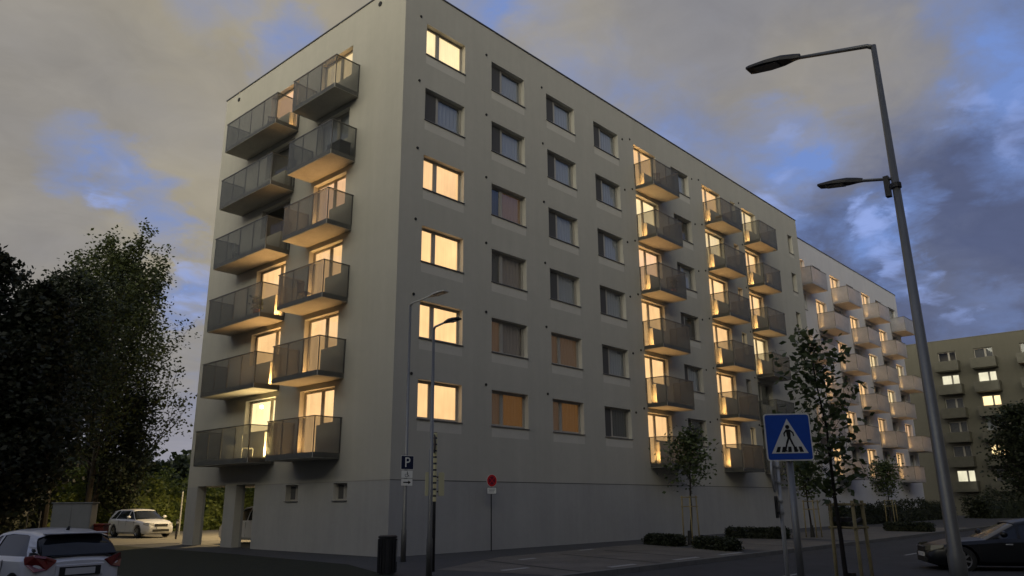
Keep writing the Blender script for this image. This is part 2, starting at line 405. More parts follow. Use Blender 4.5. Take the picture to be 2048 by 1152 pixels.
def link(name, me, parent=None, loc=None, rotz=None, bevel=0.0, smooth=False):
    o = bpy.data.objects.new(name, me); COL.objects.link(o)
    if parent is not None: o.parent = parent
    if loc is not None: o.location = loc
    if rotz is not None: o.rotation_euler = (0, 0, rotz)
    if bevel:
        b = o.modifiers.new('bevel', 'BEVEL'); b.width = bevel; b.segments = 2; b.limit_method = 'ANGLE'; b.angle_limit = R_(35)
    if smooth:
        for p in me.polygons: p.use_smooth = True
    return o
def tag(o, label=None, cat=None, group=None, kind=None):
    if label: o['label'] = label
    if cat: o['category'] = cat
    if group: o['group'] = group
    if kind: o['kind'] = kind
    return o
def empty(name, loc, rotz=0.0, label=None, cat=None, group=None):
    o = bpy.data.objects.new(name, None); COL.objects.link(o); o.empty_display_size = 0.3
    o.location = loc; o.rotation_euler = (0, 0, rotz)
    return tag(o, label, cat, group)
def structure(name, me): return tag(link(name, me), kind='structure')
def set_mat(o, m_):
    for s_ in o.material_slots:
        s_.link = 'OBJECT'; s_.material = m_
def rounded(w, h, r, k=5):
    pts = []
    for cx, cy, a0 in ((w/2-r, h/2-r, 0), (-w/2+r, h/2-r, 90), (-w/2+r, -h/2+r, 180), (w/2-r, -h/2+r, 270)):
        for i in range(k+1):
            a = R_(a0 + 90*i/k); pts.append((cx+r*math.cos(a), cy+r*math.sin(a)))
    return pts
def upright(loc, rotz):
    """local xy plane stands upright facing local -y of a thing turned by rotz; local z becomes the outward normal"""
    return Matrix.Translation(loc) @ Matrix.Rotation(rotz, 4, 'Z') @ Matrix.Rotation(R_(90), 4, 'X')

# ------------------------------------------------------------------ ground, roads, kerbs
def sheet(name, poly, z, m_, thick=0.0):
    b = MB()
    if thick: b.prism(poly, z-thick, z, m_)
    else: b.face([(x, y, z) for x, y in poly], m_)
    return structure(name, b.mesh(name))
sheet('ground', [(-1500, -1500), (1500, -1500), (1500, 1500), (-1500, 1500)], -0.135, EARTH)
sheet('road', [(-18, -15.6), (-0.15, -15.6), (-0.15, -19.55), (140, -19.55), (140, -8.6), (-8.6, -8.6), (-8.6, 60), (-16.4, 60), (-16.4, -15.6)], -0.12, ASPHALT)
# raised ground: pavement round the building, lawn, lot
sheet('pavement', [(-4.2, -8.45), (80, -8.45), (80, 20), (-4.2, 20)], 0.0, PAVING, 0.16)
sheet('near_pavement', [(-18, -40), (140, -40), (140, -19.60), (-0.15, -19.60), (-0.15, -15.75), (-18, -15.75)], 0.0, PAVING, 0.16)
sheet('lawn', [(-8.45, -8.3), (-4.2, -8.3), (-4.2, -5.2), (-2.7, -1.6), (-2.2, 6), (-2.2, 16.2), (-8.45, 16.2)], 0.02, GRASS, 0.18)
sheet('car_park', [(-8.45, 16.2), (16, 16.2), (40, 20.2), (40, 33), (-8.45, 33)], 0.012, LOT, 0.17)
sheet('undercroft_floor', [(0.3, 8.6), (9.0, 8.6), (9.0, 16.2), (0.3, 16.2)], 0.008, LOT)
sheet('parking_bays', [(-2.3, -4.9), (2.2, -2.9), (9.6, -2.3), (11.3, -2.3), (8.9, -7.6), (8.2, -8.4), (-1.7, -8.4)], 0.006, PAVERS)
sheet('parking_bays', [(12.2, -2.3), (17.5, -2.3), (18.4, -4.4), (17.6, -8.4), (10.0, -8.4)], 0.0065, PAVERS)
sheet('far_bays', [(20.2, -2.6), (38, -2.6), (38, -8.4), (19.0, -8.4)], 0.006, PAVERS)
b = MB()
for i in range(110):
    x = -8.4 + i*1.0
    if x+0.98 < 85: b.box(x, x+0.985, -8.6, -8.45, -0.13, 0.012, KERB)
for i in range(100):
    x = -16 + i*1.0
    if x < -0.5: b.box(x, x+0.985, -15.75, -15.6, -0.13, 0.012, KERB)
    elif x > 0.5: b.box(x-1, x-0.015, -19.60, -19.45, -0.13, 0.012, KERB)
for i in range(2):
    b.box(-0.15, 0.0, -19.43+1.85*i, -17.6+1.85*i, -0.13, 0.012, KERB)
for i in range(24):
    y = -8.4+i
    b.box(-8.6, -8.45, y, y+0.985, -0.13, 0.035, KERB)
structure('kerb', b.mesh('kerb'))
# dark channel lines between the bays and pale end marks
b = MB()
for x in (0.75, 4.4, 6.9):
    dx = -0.27*5.2
    b.face([(x, -3.6, 0.0105), (x+.14, -3.6, 0.0105), (x+.14+dx, -8.35, 0.0105), (x+dx, -8.35, 0.0105)], mat('bay_line', (0.035, 0.035, 0.033), 0.9))
for x in (14.5, ):
    b.face([(x, -2.6, 0.011), (x+.14, -2.6, 0.011), (x-1.4, -8.35, 0.011), (x-1.54, -8.35, 0.011)], mat('bay_line', (0.035, 0.035, 0.033), 0.9))
structure('bay_line', b.mesh('bay_line'))
b = MB()
for x0, y0, w in ((-1.55, -6.6, 1.1), (0.9, -8.2, 1.3), (4.2, -8.2, 1.5), (7.0, -8.2, 1.6), (1.6, -4.4, .8), (6.4, -3.0, .9)):
    b.face([(x0, y0, 0.0112), (x0+w, y0+.05, 0.0112), (x0+w+.1, y0+.30, 0.0112), (x0+.1, y0+.25, 0.0112)], PAINT)
for i in range(10):
    x = 1.4 + i*10.8
    b.face([(x, -12.2, -0.114), (x+2.3, -12.2, -0.114), (x+2.3, -12.08, -0.114), (x, -12.08, -0.114)], PAINT)
structure('road_marking', b.mesh('road_marking'))
# low far hills
b = MB()
prev = None
rnd = random.Random(3)
for i in range(73):
    a = R_(i*5)
    r0, r1 = 700, 900
    h = 14 + 22*max(0, noise.noise(Vector((math.cos(a)*2.3, math.sin(a)*2.3, 0.3)))+0.35)
    cur = [(math.cos(a)*500, math.sin(a)*500, -0.3), (math.cos(a)*r0, math.sin(a)*r0, h*0.6), (math.cos(a)*r1, math.sin(a)*r1, h), (math.cos(a)*1300, math.sin(a)*1300, h*0.5)]
    if prev:
        for k in range(3): b.face([prev[k], cur[k], cur[k+1], prev[k+1]], EARTH)
    prev = cur
structure('hills', b.mesh('hills'))

# ------------------------------------------------------------------ facade kit (local x along the wall, local y inwards)
class Facade:
    def __init__(s, root, origin, ang):
        s.root, s.o, s.ang = root, Vector(origin), ang
    def put(s, name, me, u, z, parent=None):
        if parent is not None: return link(name, me, parent)
        off = Matrix.Rotation(s.ang, 3, 'Z') @ Vector((u, 0, 0))
        return link(name, me, s.root, loc=s.o + off + Vector((0, 0, z)), rotz=s.ang)

def wall_mesh(u0, u1, z0, z1, openings, matf, depth=0.31, extra_u=(), extra_z=(), nodepth=()):
    """one wall skin with real openings and their reveals"""
    us = sorted({round(x, 4) for x in [u0, u1, *extra_u] + [c for o in openings for c in o[:2]]})
    zs = sorted({round(x, 4) for x in [z0, z1, *extra_z] + [c for o in openings for c in o[2:4]]})
    us = [x for x in us if u0 <= x <= u1]; zs = [z for z in zs if z0 <= z <= z1]
    def hole(i, j):
        if i < 0 or j < 0 or i >= len(us)-1 or j >= len(zs)-1: return False
        cu, cz = (us[i]+us[i+1])/2, (zs[j]+zs[j+1])/2
        return any(a < cu < b_ and c < cz < d for a, b_, c, d in (o[:4] for o in openings))
    H = [[hole(i, j) for j in range(len(zs)-1)] for i in range(len(us)-1)]
    b = MB()
    for i in range(len(us)-1):
        for j in range(len(zs)-1):
            a, c, d, e = us[i], us[i+1], zs[j], zs[j+1]
            if not H[i][j]:
                b.face([(a, 0, d), (c, 0, d), (c, 0, e), (a, 0, e)], matf((a+c)/2, (d+e)/2))
            else:
                mm = matf(-999, (d+e)/2)
                g = lambda i2, j2: (0 <= i2 < len(us)-1 and 0 <= j2 < len(zs)-1 and not H[i2][j2])
                if g(i-1, j): b.face([(a, 0, d), (a, 0, e), (a, depth, e), (a, depth, d)], mm)
                if g(i+1, j): b.face([(c, 0, d), (c, depth, d), (c, depth, e), (c, 0, e)], mm)
                if g(i, j-1): b.face([(a, 0, d), (a, depth, d), (c, depth, d), (c, 0, d)], mm)
                if g(i, j+1): b.face([(a, 0, e), (c, 0, e), (c, depth, e), (a, depth, e)], mm)
    return b.mesh('wall', recalc=False)

CACHE = {}
def cached(key, fn):
    if key not in CACHE: CACHE[key] = fn()
    return CACHE[key]
def ring(b, x0, x1, z0, z1, y0, y1, t, m_):
    b.box(x0, x0+t, y0, y1, z0, z1, m_); b.box(x1-t, x1, y0, y1, z0, z1, m_)
    b.box(x0+t, x1-t, y0, y1, z0, z0+t, m_); b.box(x0+t, x1-t, y0, y1, z1-t, z1, m_)
def frame_mesh(parts, fm):
    """parts: list of (x0,x1,z0,z1) sashes"""
    b = MB()
    for i, (x0, x1, z0, z1) in enumerate(parts):
        ring(b, x0+0.002, x1-0.002, z0+0.002, z1-0.002, 0.205, 0.275, 0.055, fm)
        ring(b, x0+0.058, x1-0.058, z0+0.058, z1-0.058, 0.22, 0.26, 0.04, fm)
    return b.mesh('frame')
def pane_mesh(parts):
    b = MB()
    for x0, x1, z0, z1 in parts:
        b.face([(x0+0.09, 0.24, z0+0.09), (x1-0.09, 0.24, z0+0.09), (x1-0.09, 0.24, z1-0.09), (x0+0.09, 0.24, z1-0.09)], PANE)
    return b.mesh('pane', recalc=False)
def room_mesh(x0, x1, z0, z1, d=1.0):
    b = MB(); e = 0.31
    p = lambda x, y, z: (x, y, z)
    b.face([p(x0, d, z0), p(x1, d, z0), p(x1, d, z1), p(x0, d, z1)], ROOM)
    b.face([p(x0, e, z0), p(x0, d, z0), p(x0, d, z1), p(x0, e, z1)], ROOM)
    b.face([p(x1, e, z0), p(x1, d, z0), p(x1, d, z1), p(x1, e, z1)], ROOM)
    b.face([p(x0, e, z0), p(x1, e, z0), p(x1, d, z0), p(x0, d, z0)], ROOM)
    b.face([p(x0, e, z1), p(x1, e, z1), p(x1, d, z1), p(x0, d, z1)], ROOM)
    return b.mesh('room', recalc=False)
def cloth_mesh(x0, x1, z0, z1, y=0.33):
    """curtain hung inside, gently pleated"""
    b = MB(); n = max(6, int((x1-x0)/0.07))
    for i in range(n):
        a, c = x0+(x1-x0)*i/n, x0+(x1-x0)*(i+1)/n
        ya, yc = y+0.012*math.sin(a*31), y+0.012*math.sin(c*31)
        b.face([(a, ya, z0), (c, yc, z0), (c, yc, z1), (a, ya, z1)], LIT)
    return b.mesh('curtain', recalc=False)
def sill_mesh(x0, x1):
    b = MB(); b.box(x0-0.03, x1+0.03, -0.05, 0.203, -0.03, -0.002, SILL); return b.mesh('sill')

def window(F, u, z, w, h, split, state, frame=None, back=None):
    """split: width of the first (left) sash; state: a lit curtain material or a blind material for the big sash, None = open dark"""
    frame = frame or FRAME
    if split: parts = [(0, split, 0, h), (split, w, 0, h)]
    else: parts = [(0, w, 0, h)]
    key = ('win', w, h, split, frame.name)
    o = F.put('window', cached(key+('f',), lambda: frame_mesh(parts, frame)), u, z)
    link('pane', cached(('pane', w, h, split), lambda: pane_mesh(parts)), o)
    link('room', cached(('room', w, h), lambda: room_mesh(0, w, 0, h)), o)
    link('sill', cached(('sill', w), lambda: sill_mesh(0, w)), o)
    if state in LITS:
        c = link('curtain', cached(('cur', w, h), lambda: cloth_mesh(0, w, 0, h)), o); set_mat(c, state)
    elif state is not None:
        x0 = split or 0
        c = link('blind', cached(('bl', w, h, split), lambda: cloth_mesh(x0, w, 0, h)), o); set_mat(c, state)
        if back is not None:
            c = link('blind', cached(('bl2', w, h, split), lambda: cloth_mesh(0, x0, 0, h)), o); set_mat(c, back)
    if split and state not in LITS and back is None:
        def scm():
            q = MB(); q.box(0.06, split-0.05, 0.195, 0.204, 0.06, h-0.06, SCREEN); return q.mesh('insect_screen')
        link('insect_screen', cached(('scr', split, h), scm), o)
    return o
LITS = [LIT, LIT_PALE, LIT_PINK, LIT_BRIGHT, LIT_WHITE]

def balcony_door(F, u, zfloor, zsill, zhead, dw, ww, order, state, lamp=0.0, frame=None, fill_col=(1.0, 0.54, 0.18)):
    """door sash dw wide down to the floor, window sash ww wide beside it; order 'dw' door first (left)"""
    frame = frame or FRAME
    hs, hh = zsill-zfloor, zhead-zfloor
    if order == 'dw': parts = [(0, dw, 0, hh)] + ([(dw, dw+ww, hs, hh)] if ww else [])
    else: parts = [(0, ww, hs, hh), (ww, ww+dw, 0, hh)]
    key = ('door', dw, ww, order, round(hs, 3), round(hh, 3), frame.name)
    o = F.put('balcony_door', cached(key+('f',), lambda: frame_mesh(parts, frame)), u, zfloor)
    link('pane', cached(key+('p',), lambda: pane_mesh(parts)), o)
    link('room', cached(key+('r',), lambda: room_mesh(0, dw+ww, 0, hh)), o)
    def cm():
        b = MB()
        for x0, x1, z0, z1 in parts:
            n = max(4, int((x1-x0)/0.07))
            for i in range(n):
                a, c = x0+(x1-x0)*i/n, x0+(x1-x0)*(i+1)/n
                b.face([(a, 0.33+.012*math.sin(a*31), z0), (c, 0.33+.012*math.sin(c*31), z0), (c, 0.33+.012*math.sin(c*31), z1), (a, 0.33+.012*math.sin(a*31), z1)], LIT)
        return b.mesh('curtain', recalc=False)
    if state in LITS:
        c = link('curtain', cached(key+('c',), cm), o); set_mat(c, state)
    elif state is not None:
        c = link('blind', cached(key+('c',), cm), o); set_mat(c, state)
    if state in LITS and lamp > 0:  # added upward fill in the reveal, brightens the balcony underside above
        ld = bpy.data.lights.new('underside_fill', 'AREA'); ld.shape = 'RECTANGLE'; ld.size = (dw+ww)*0.8; ld.size_y = 0.14
        ld.energy = lamp*1.25; ld.color = fill_col
        lo = bpy.data.objects.new('underside_fill', ld); COL.objects.link(lo); lo.parent = o
        x = dw*0.5 if order == 'dw' else ww+dw*0.5
        if ww: ld.size = dw*0.5
        lo.location = (x, 0.10, 0.12)
        d = Vector((0, -0.34, 1.0)).normalized()
        lo.rotation_euler = d.to_track_quat('-Z', 'Y').to_euler()
    return o

def balcony_meshes(w, d, hp, slab_m, glass_m, th=0.20):
    s_ = MB(); s_.box(0, w, -d, -0.001, -th, 0, slab_m)
    g1, g2, g3 = MB(), MB(), MB()
    zb = -th+0.015
    g1.box(0.03, w-0.03, -d-0.022, -d-0.008, zb, hp-0.03, glass_m)
    g2.box(-0.022, -0.008, -d+0.01, -0.03, zb, hp-0.03, glass_m)
    g3.box(w+0.008, w+0.022, -d+0.01, -0.03, zb, hp-0.03, glass_m)
    r = MB()
    t = 0.02
    r.box(-0.035, w+0.035, -d-0.035, -d+0.01, hp-0.025, hp+0.012, RAIL)
    r.box(-0.035, 0.01, -d+0.0105, -0.005, hp-0.025, hp+0.012, RAIL)
    r.box(w-0.01, w+0.035, -d+0.0105, -0.005, hp-0.025, hp+0.012, RAIL)
    n = max(2, round(w/1.15))
    for i in range(n+1):
        x = 0.005+(w-0.01)*i/n
        r.box(x-t, x+t, -d-0.004, -d+0.022, 0.001, hp-0.026, RAIL)
    for x in (0.005, w-0.005):
        r.box(x-t, x+t, -0.045, -0.012, 0.001, hp-0.026, RAIL)
    return s_.mesh('slab'), g1.mesh('glass_panel'), g2.mesh('glass_panel'), g3.mesh('glass_panel'), r.mesh('railing')
def balcony(F, u, z, w, d, hp=1.26, slab_m=None, glass_m=None):
    slab_m = slab_m or CONCRETE; glass_m = glass_m or PARAPET
    ms = cached(('bal', w, d, hp, slab_m.name, glass_m.name), lambda: balcony_meshes(w, d, hp, slab_m, glass_m))
    o = F.put('balcony', ms[0], u, z)
    for i in (1, 2, 3): link('glass_panel', ms[i], o)
    link('railing', ms[4], o)
    return o
def vent(F, u, z):
    def vm():
        b = MB(); b.prism([(0.055*math.cos(R_(30*i)), 0.055*math.sin(R_(30*i))) for i in range(12)], 0.0, 0.03, VENT, upright((0, -0.0, 0), 0)); return b.mesh('vent')
    return F.put('vent', cached('vent', vm), u, z)

FH = 2.9
# ================================================================== near apartment block
W1, L1, H1 = 14.41, 37.94, 21.98
blk = empty('apartment_building', (0, 0, 0), label='large grey rendered seven storey apartment block at the street corner, nearest of the blocks', cat='building')
FR = Facade(blk, (0, 0, 0), 0.0)
FL = Facade(blk, (0, 0, 0), -math.pi/2)
SB, SH = 4.545, 5.935      # sill and head of the first upper storey
FLZ = 3.45                 # balcony floor
def sm_wall(patches, base_z=2.45, main=None, pale_m=None, low=None):
    def f(u, z):
        if u == -999: return pale_m or STUCCO_PALE
        for a, b_, c, d in patches:
            if a < u < b_ and c < z < d: return pale_m or STUCCO_PALE
        return (low or STUCCO_BASE) if z < base_z else (main or STUCCO)
    return f
# right (long) face
WC = [1.124, 4.901, 8.642, 12.394]; WWD = 2.16
op, pat = [], []
for r in range(6):
    dz = FH*r
    for x in WC:
        op.append((x, x+WWD, SB+dz, SH+dz)); pat.append((x, x+WWD, SB+dz-0.42, SB+dz))
    op.append((16.02, 16.95, FLZ+dz, SH+dz)); op.append((16.95, 18.25, SB+dz, SH+dz))
    op.append((19.90, 21.88, SB+dz, SH+dz)); pat.append((19.90, 21.88, SB+dz-0.42, SB+dz))
    op.append((23.50, 24.35, FLZ+dz, SH+dz)); op.append((24.35, 25.85, SB+dz, SH+dz))
    op.append((27.22, 27.88, SB+dz, SH+dz))
    op.append((28.80, 29.65, FLZ+dz, SH+dz)); op.append((29.65, 30.85, SB+dz, SH+dz))
    op.append((36.12, 36.92, SB+dz, SH+dz)); pat.append((36.12, 36.92, SB+dz-0.3, SB+dz))
ex = [c for p_ in pat for c in p_[:2]]; ez = [c for p_ in pat for c in p_[2:]]+[2.45]
FR.put('wall', wall_mesh(0, L1, -0.3, H1, op, sm_wall(pat), extra_u=ex, extra_z=ez), 0, 0)
# left (short) face: u = -y
opl = []
for r in range(6):
    dz = FH*r
    opl.append((-9.84, -8.12, SB+dz, SH+dz)); opl.append((-8.12, -7.49, FLZ+dz, SH+dz))
    opl.append((-5.72, -4.47, FLZ+dz, SH+dz)); opl.append((-4.47, -3.43, SB+dz, SH+dz))
opl += [(-6.27, -5.42, 1.80, 2.40), (-3.17, -2.34, 1.80, 2.40)]
opl += [(-10.05, -8.57, -0.3, 2.485), (-13.45, -10.97, -0.3, 2.485)]
FL.put('wall', wall_mesh(-W1, 0, -0.3, H1, opl, sm_wall([], 2.45), extra_z=[2.45], depth=0.31), 0, 0)
# north and far faces, undercroft walls, roof
FN = Facade(blk, (0, W1, 0), 0)
b = MB()
b.face([(0, W1, 2.485), (0, W1, H1), (L1, W1, H1), (L1, W1, 2.485)], STUCCO)
b.face([(9.0, W1, -0.3), (9.0, W1, 2.485), (L1, W1, 2.485), (L1, W1, -0.3)], STUCCO_BASE)
b.face([(L1, 0, -0.3), (L1, W1, -0.3), (L1, W1, H1), (L1, 0, H1)], STUCCO)
b.face([(0.32, 8.57, -0.3), (9.0, 8.57, -0.3), (9.0, 8.57, 2.485), (0.32, 8.57, 2.485)], STUCCO_BASE)
b.face([(9.0, 8.57, -0.3), (9.0, W1, -0.3), (9.0, W1, 2.485), (9.0, 8.57, 2.485)], STUCCO_BASE)
b.face([(0, 8.57, 2.485), (9.0, 8.57, 2.485), (9.0, W1, 2.485), (0, W1, 2.485)], CONCRETE)
b.build('rear_wall', blk, recalc=False)
b = MB()
b.box(0.002, 0.42, 13.452, W1-0.002, -0.3, 2.484, STUCCO_BASE); b.build('column', blk)
b = MB()
b.box(0.002, 0.42, 10.052, 10.968, -0.3, 2.484, STUCCO_BASE); b.build('column', blk)
b = MB(); b.box(8.0, 8.6, 13.7, W1-0.002, -0.3, 2.484, STUCCO_BASE); b.build('column', blk)
b = MB()
b.face([(0.3, 0.3, H1-0.5), (L1-.3, 0.3, H1-0.5), (L1-.3, W1-.3, H1-0.5), (0.3, W1-.3, H1-0.5)], COPING)
for x0, x1, y0, y1 in ((-0.04, L1+0.04, -0.04, 0.3), (-0.04, L1+0.04, W1-0.3, W1+0.04), (-0.04, 0.3, 0.301, W1-0.301), (L1-0.3, L1+0.04, 0.301, W1-0.301)):
    b.box(x0, x1, y0, y1, H1+0.002, H1+0.05, COPING)
for x0, x1, y0, y1 in ((0.02, L1-.02, 0.28, 0.30), (0.02, L1-.02, W1-0.3, W1-.28)):
    b.box(x0, x1, y0, y1, H1-.5, H1, STUCCO)
b.build('roof', blk)
b = MB()
b.box(-0.006, 8.57, 0, 0.001, 0, 0.001, JOINT)
b = MB(); b.box(0.0, L1, -0.006, 0.0, 2.435, 2.462, JOINT)
b.box(-0.006, 0.0, -0.006, 8.55, 2.435, 2.462, mat('joint_light', (0.30, 0.29, 0.26), 0.8)); b.build('joint_strip', blk)
# attic and floor vents
for u, z in ((-13.12, 21.58), (-1.66, 21.58)):
    v_ = vent(FL, u, z); v_.scale = (2.0, 1, 2.0)

# window states, rows bottom to top
AM, PK, BL, DK = AMBER, BLIND_PINK, BLIND, BLIND_DARK
col_state = [
    [LIT, LIT, LIT, LIT, BL, LIT_PALE],
    [AM, PK, PK, AMBER_DIM, BL, BL],
    [AM, AMBER_DIM, BL, BL, BL, BL],
    [DK, BL, BL, BL, BL, BL]]
SPL = 0.78
for c, x in enumerate(WC):
    for r in range(6):
        st = col_state[c][r]
        back = None
        if st in (PK, AM, AMBER_DIM): back = AMBER_DIM if r < 2 else BLIND_DARK
        window(FR, x, SB+FH*r, WWD, SH-SB, SPL, st, back=back)
        if c < 3: vent(FR, x-0.33, SH+FH*r+0.16)
        else: vent(FR, x+WWD+0.42, SH+FH*r-0.1)
for r in range(6):
    dz = FH*r
    st = [LIT, LIT, LIT, LIT_PINK, LIT_PALE, LIT][r]
    balcony_door(FR, 16.02, FLZ+dz, SB+dz, SH+dz, 0.93, 1.30, 'dw', st, lamp=26)
    window(FR, 19.90, SB+dz, 1.98, SH-SB, 0.7, [DK, BL, None, BL, None, BL][r])
    st = [LIT, LIT, LIT, LIT, LIT_PALE, LIT][r]
    balcony_door(FR, 23.50, FLZ+dz, SB+dz, SH+dz, 0.85, 1.50, 'dw', st, lamp=22)
    window(FR, 27.22, SB+dz, 0.66, SH-SB, 0, [LIT_PALE, DK, LIT_PALE, LIT, LIT, LIT_PALE][r])
    st = [DK, DK, LIT_PALE, LIT, LIT, LIT_PALE][r]
    balcony_door(FR, 28.80, FLZ+dz, SB+dz, SH+dz, 0.85, 1.20, 'dw', st, lamp=20)
    window(FR, 36.12, SB+dz, 0.80, SH-SB, 0, [DK, None, BL, None, DK, BL][r])
    vent(FR, 15.7, SH+dz+0.16); vent(FR, 22.3, SH+dz-0.05); vent(FR, 23.15, SH+dz+0.16); vent(FR, 28.45, SH+dz+0.2)
    balcony(FR, 16.0, FLZ+dz, 2.62, 1.15)
    balcony(FR, 23.5, FLZ+dz, 2.62, 1.15)
    balcony(FR, 28.7, FLZ+dz, 2.55, 1.15)
    # left face
    st = [LIT_BRIGHT, LIT, LIT, None, DK, LIT_PINK][r]
    balcony_door(FL, -9.84, FLZ+dz, SB+dz, SH+dz, 0.63, 1.72, 'wd', st, lamp=[95, 55, 40, 0, 0, 12][r], fill_col=(1, .72, .30) if r == 0 else (1, .54, .18))
    st = [LIT, LIT, LIT, LIT_PINK, BL, LIT_PALE][r]
    balcony_door(FL, -5.72, FLZ+dz, SB+dz, SH+dz, 1.25, 1.04, 'dw', st, lamp=[32, 32, 32, 32, 0, 14][r])
    balcony(FL, -11.68, FLZ+dz, 4.42, 1.15)
    balcony(FL, -5.95, FLZ+dz, 3.08, 1.15)
window(FL, -6.27, 1.80, 0.85, 0.60, 0.42, None)
window(FL, -3.17, 1.80, 0.83, 0.60, 0.40, BL)

# ================================================================== second block down the street
blk2 = empty('apartment_building', (0, 0, 0), label='whiter apartment block further along the street, with a checkerboard of pale rounded balconies', cat='building')
Y2, X20, X21 = 1.6, 39.6, 67.0
F2 = Facade(blk2, (0, Y2, 0), 0)
op2 = []
HD = 5.85
cols2 = [40.73+3.87*k for k in range(7)]
def lit2(k, r): return (k + r) % 2 == 1
for k, x in enumerate(cols2):
    for r in range(6):
        dz = FH*r
        if lit2(k, r):
            op2.append((x, x+1.25, FLZ+dz-.05, HD+dz)); op2.append((x+1.25, x+2.3, SB+dz, HD+dz))
        else: op2.append((x+0.1, x+1.9, SB+dz, HD+dz))
pat2 = []
F2.put('wall', wall_mesh(X20, X21, -0.3, H1+0.1, op2, sm_wall([], 2.3, STUCCO_WHITE, STUCCO_WHITE, STUCCO_WHITE), depth=0.31), 0, 0)
b = MB()
b.face([(X21, Y2, -.3), (X21, Y2+14, -.3), (X21, Y2+14, H1+.1), (X21, Y2, H1+.1)], STUCCO_WHITE)
b.face([(X20, Y2, -.3), (X20, Y2+14, -.3), (X20, Y2+14, H1+.1), (X20, Y2, H1+.1)], STUCCO_WHITE)
b.face([(X20, Y2+14, -.3), (X21, Y2+14, -.3), (X21, Y2+14, H1+.1), (X20, Y2+14, H1+.1)], STUCCO_WHITE)
b.build('rear_wall', blk2, recalc=False)
b = MB(); b.box(X20-.04, X21+.04, Y2-.04, Y2+14.04, H1+.102, H1+.16, COPING); b.build('roof', blk2)
rnd = random.Random(11)
for k, x in enumerate(cols2):
    for r in range(6):
        dz = FH*r
        if lit2(k, r):
            st = rnd.choice([LIT, LIT, LIT_PALE, LIT_PINK])
            if (k == 6 and r == 5): st = BLIND_DARK
            balcony_door(F2, x, FLZ+dz-.05, SB+dz, HD+dz, 1.25, 1.05, 'dw', st, lamp=20)
            balcony(F2, x-0.05, FLZ+dz-.05, 3.1, 1.35, 1.2, CONCRETE_PALE, PARAPET_PALE)
        else:
            window(F2, x+0.1, SB+dz, 1.8, HD-SB, 0.7, rnd.choice([BL, DK, None]))

# ================================================================== third block closing the street
blk3 = empty('apartment_building', (0, 0, 0), label='dark olive apartment block closing the street at the far right, with box balconies', cat='building')
F3 = Facade(blk3, (86, 0, 0), -math.pi/2)
H3, FH3 = 20.2, 2.77
cols3 = [-2.9, 0.95, 5.6, 9.5, 14.1, 18.0]
op3 = []
for c, u in enumerate(cols3):
    for r in range(6):
        dz = FH3*r
        op3.append((u, u+1.15, 3.55+dz, 4.95+dz)); op3.append((u+1.15, u+1.95, 2.70+dz, 4.95+dz))
F3.put('wall', wall_mesh(-12, 28, -0.3, H3, op3, sm_wall([], -1, STUCCO_OLIVE, STUCCO_OLIVE, STUCCO_OLIVE)), 0, 0)
b = MB()
b.face([(86, 12, -.3), (98, 12, -.3), (98, 12, H3), (86, 12, H3)], STUCCO_OLIVE)
b.face([(86, -28, -.3), (98, -28, -.3), (98, -28, H3), (86, -28, H3)], STUCCO_OLIVE)
b.face([(98, -28, -.3), (98, 12, -.3), (98, 12, H3), (98, -28, H3)], STUCCO_OLIVE)
b.build('rear_wall', blk3, recalc=False)
b = MB(); b.box(85.95, 98.05, -28.05, 12.05, H3+.002, H3+.07, COPING); b.build('roof', blk3)
lit3 = {(0, 4): LIT_WHITE, (1, 4): LIT_WHITE, (1, 3): LIT_BRIGHT, (0, 0): LIT_WHITE, (1, 1): LIT_BRIGHT, (0, 2): BLIND_DARK, (0, 1): BLIND_DARK}
for c, u in enumerate(cols3):
    for r in range(6):
        dz = FH3*r
        st = lit3.get((c, r), rnd.choice([DK, None, BL]) if c < 2 or rnd.random() < .75 else LIT)
        balcony_door(F3, u, 2.70+dz, 3.55+dz, 4.95+dz, 0.80, 1.15, 'wd', st)
        balcony(F3, u-0.25, 2.70+dz, 2.5, 1.3, 0.95, STUCCO_OLIVE, PARAPET_OLIVE)

# ------------------------------------------------------------------ street furniture
def lamp_post(name, base, h, r0, r1, label, group=None):
    root = empty(name, base, 0, label, 'street lamp', group)
    b = MB(); b.tube([(0, 0, -0.15), (0, 0, 0.9), (0, 0, 0.95), (0, 0, h)], [r0*1.25, r0*1.25, r0, r1], 16, METAL); b.build('pole', root, smooth=True)
    return root
def head_mesh(L, w, t, dirv, start, mat_top, lens=None):
    """flat cobra head: L long along dirv from start"""
    b = MB()
    d = Vector(dirv).normalized(); s_ = d.cross(Vector((0, 0, 1))).normalized(); n = s_.cross(d)
    st = Vector(start)
    secs = [(0, .22, .55), (0.12, .34, .8), (0.34, .80, 1.0), (0.62, 1.0, .85), (0.92, .86, .45), (1.0, .72, .25)]
    rings = []
    for a, ww, tt in secs:
        c = st + d*(L*a)
        hw = w/2*ww; hh = t*tt
        rings.append([c+s_*(-hw)-n*t*.3, c+s_*hw-n*t*.3, c+s_*hw*.96+n*hh*.25, c+s_*hw*.5+n*hh*.7, c-s_*hw*.5+n*hh*.7, c-s_*hw*.96+n*hh*.25])
    n0 = len(b.v)
    for rg in rings: b.v += [tuple(p) for p in rg]
    for i in range(len(rings)-1):
        for k in range(6):
            b.f.append((n0+i*6+k, n0+i*6+(k+1) % 6, n0+(i+1)*6+(k+1) % 6, n0+(i+1)*6+k)); b.mi.append(b.idx(mat_top))
    b.f.append(tuple(n0+k for k in range(6))); b.mi.append(b.idx(mat_top))
    b.f.append(tuple(n0+(len(rings)-1)*6+k for k in range(6))); b.mi.append(b.idx(mat_top))
    return b
LENS = mat('lamp_lens', (0.09, 0.09, 0.09), 0.25, coat=0.5)
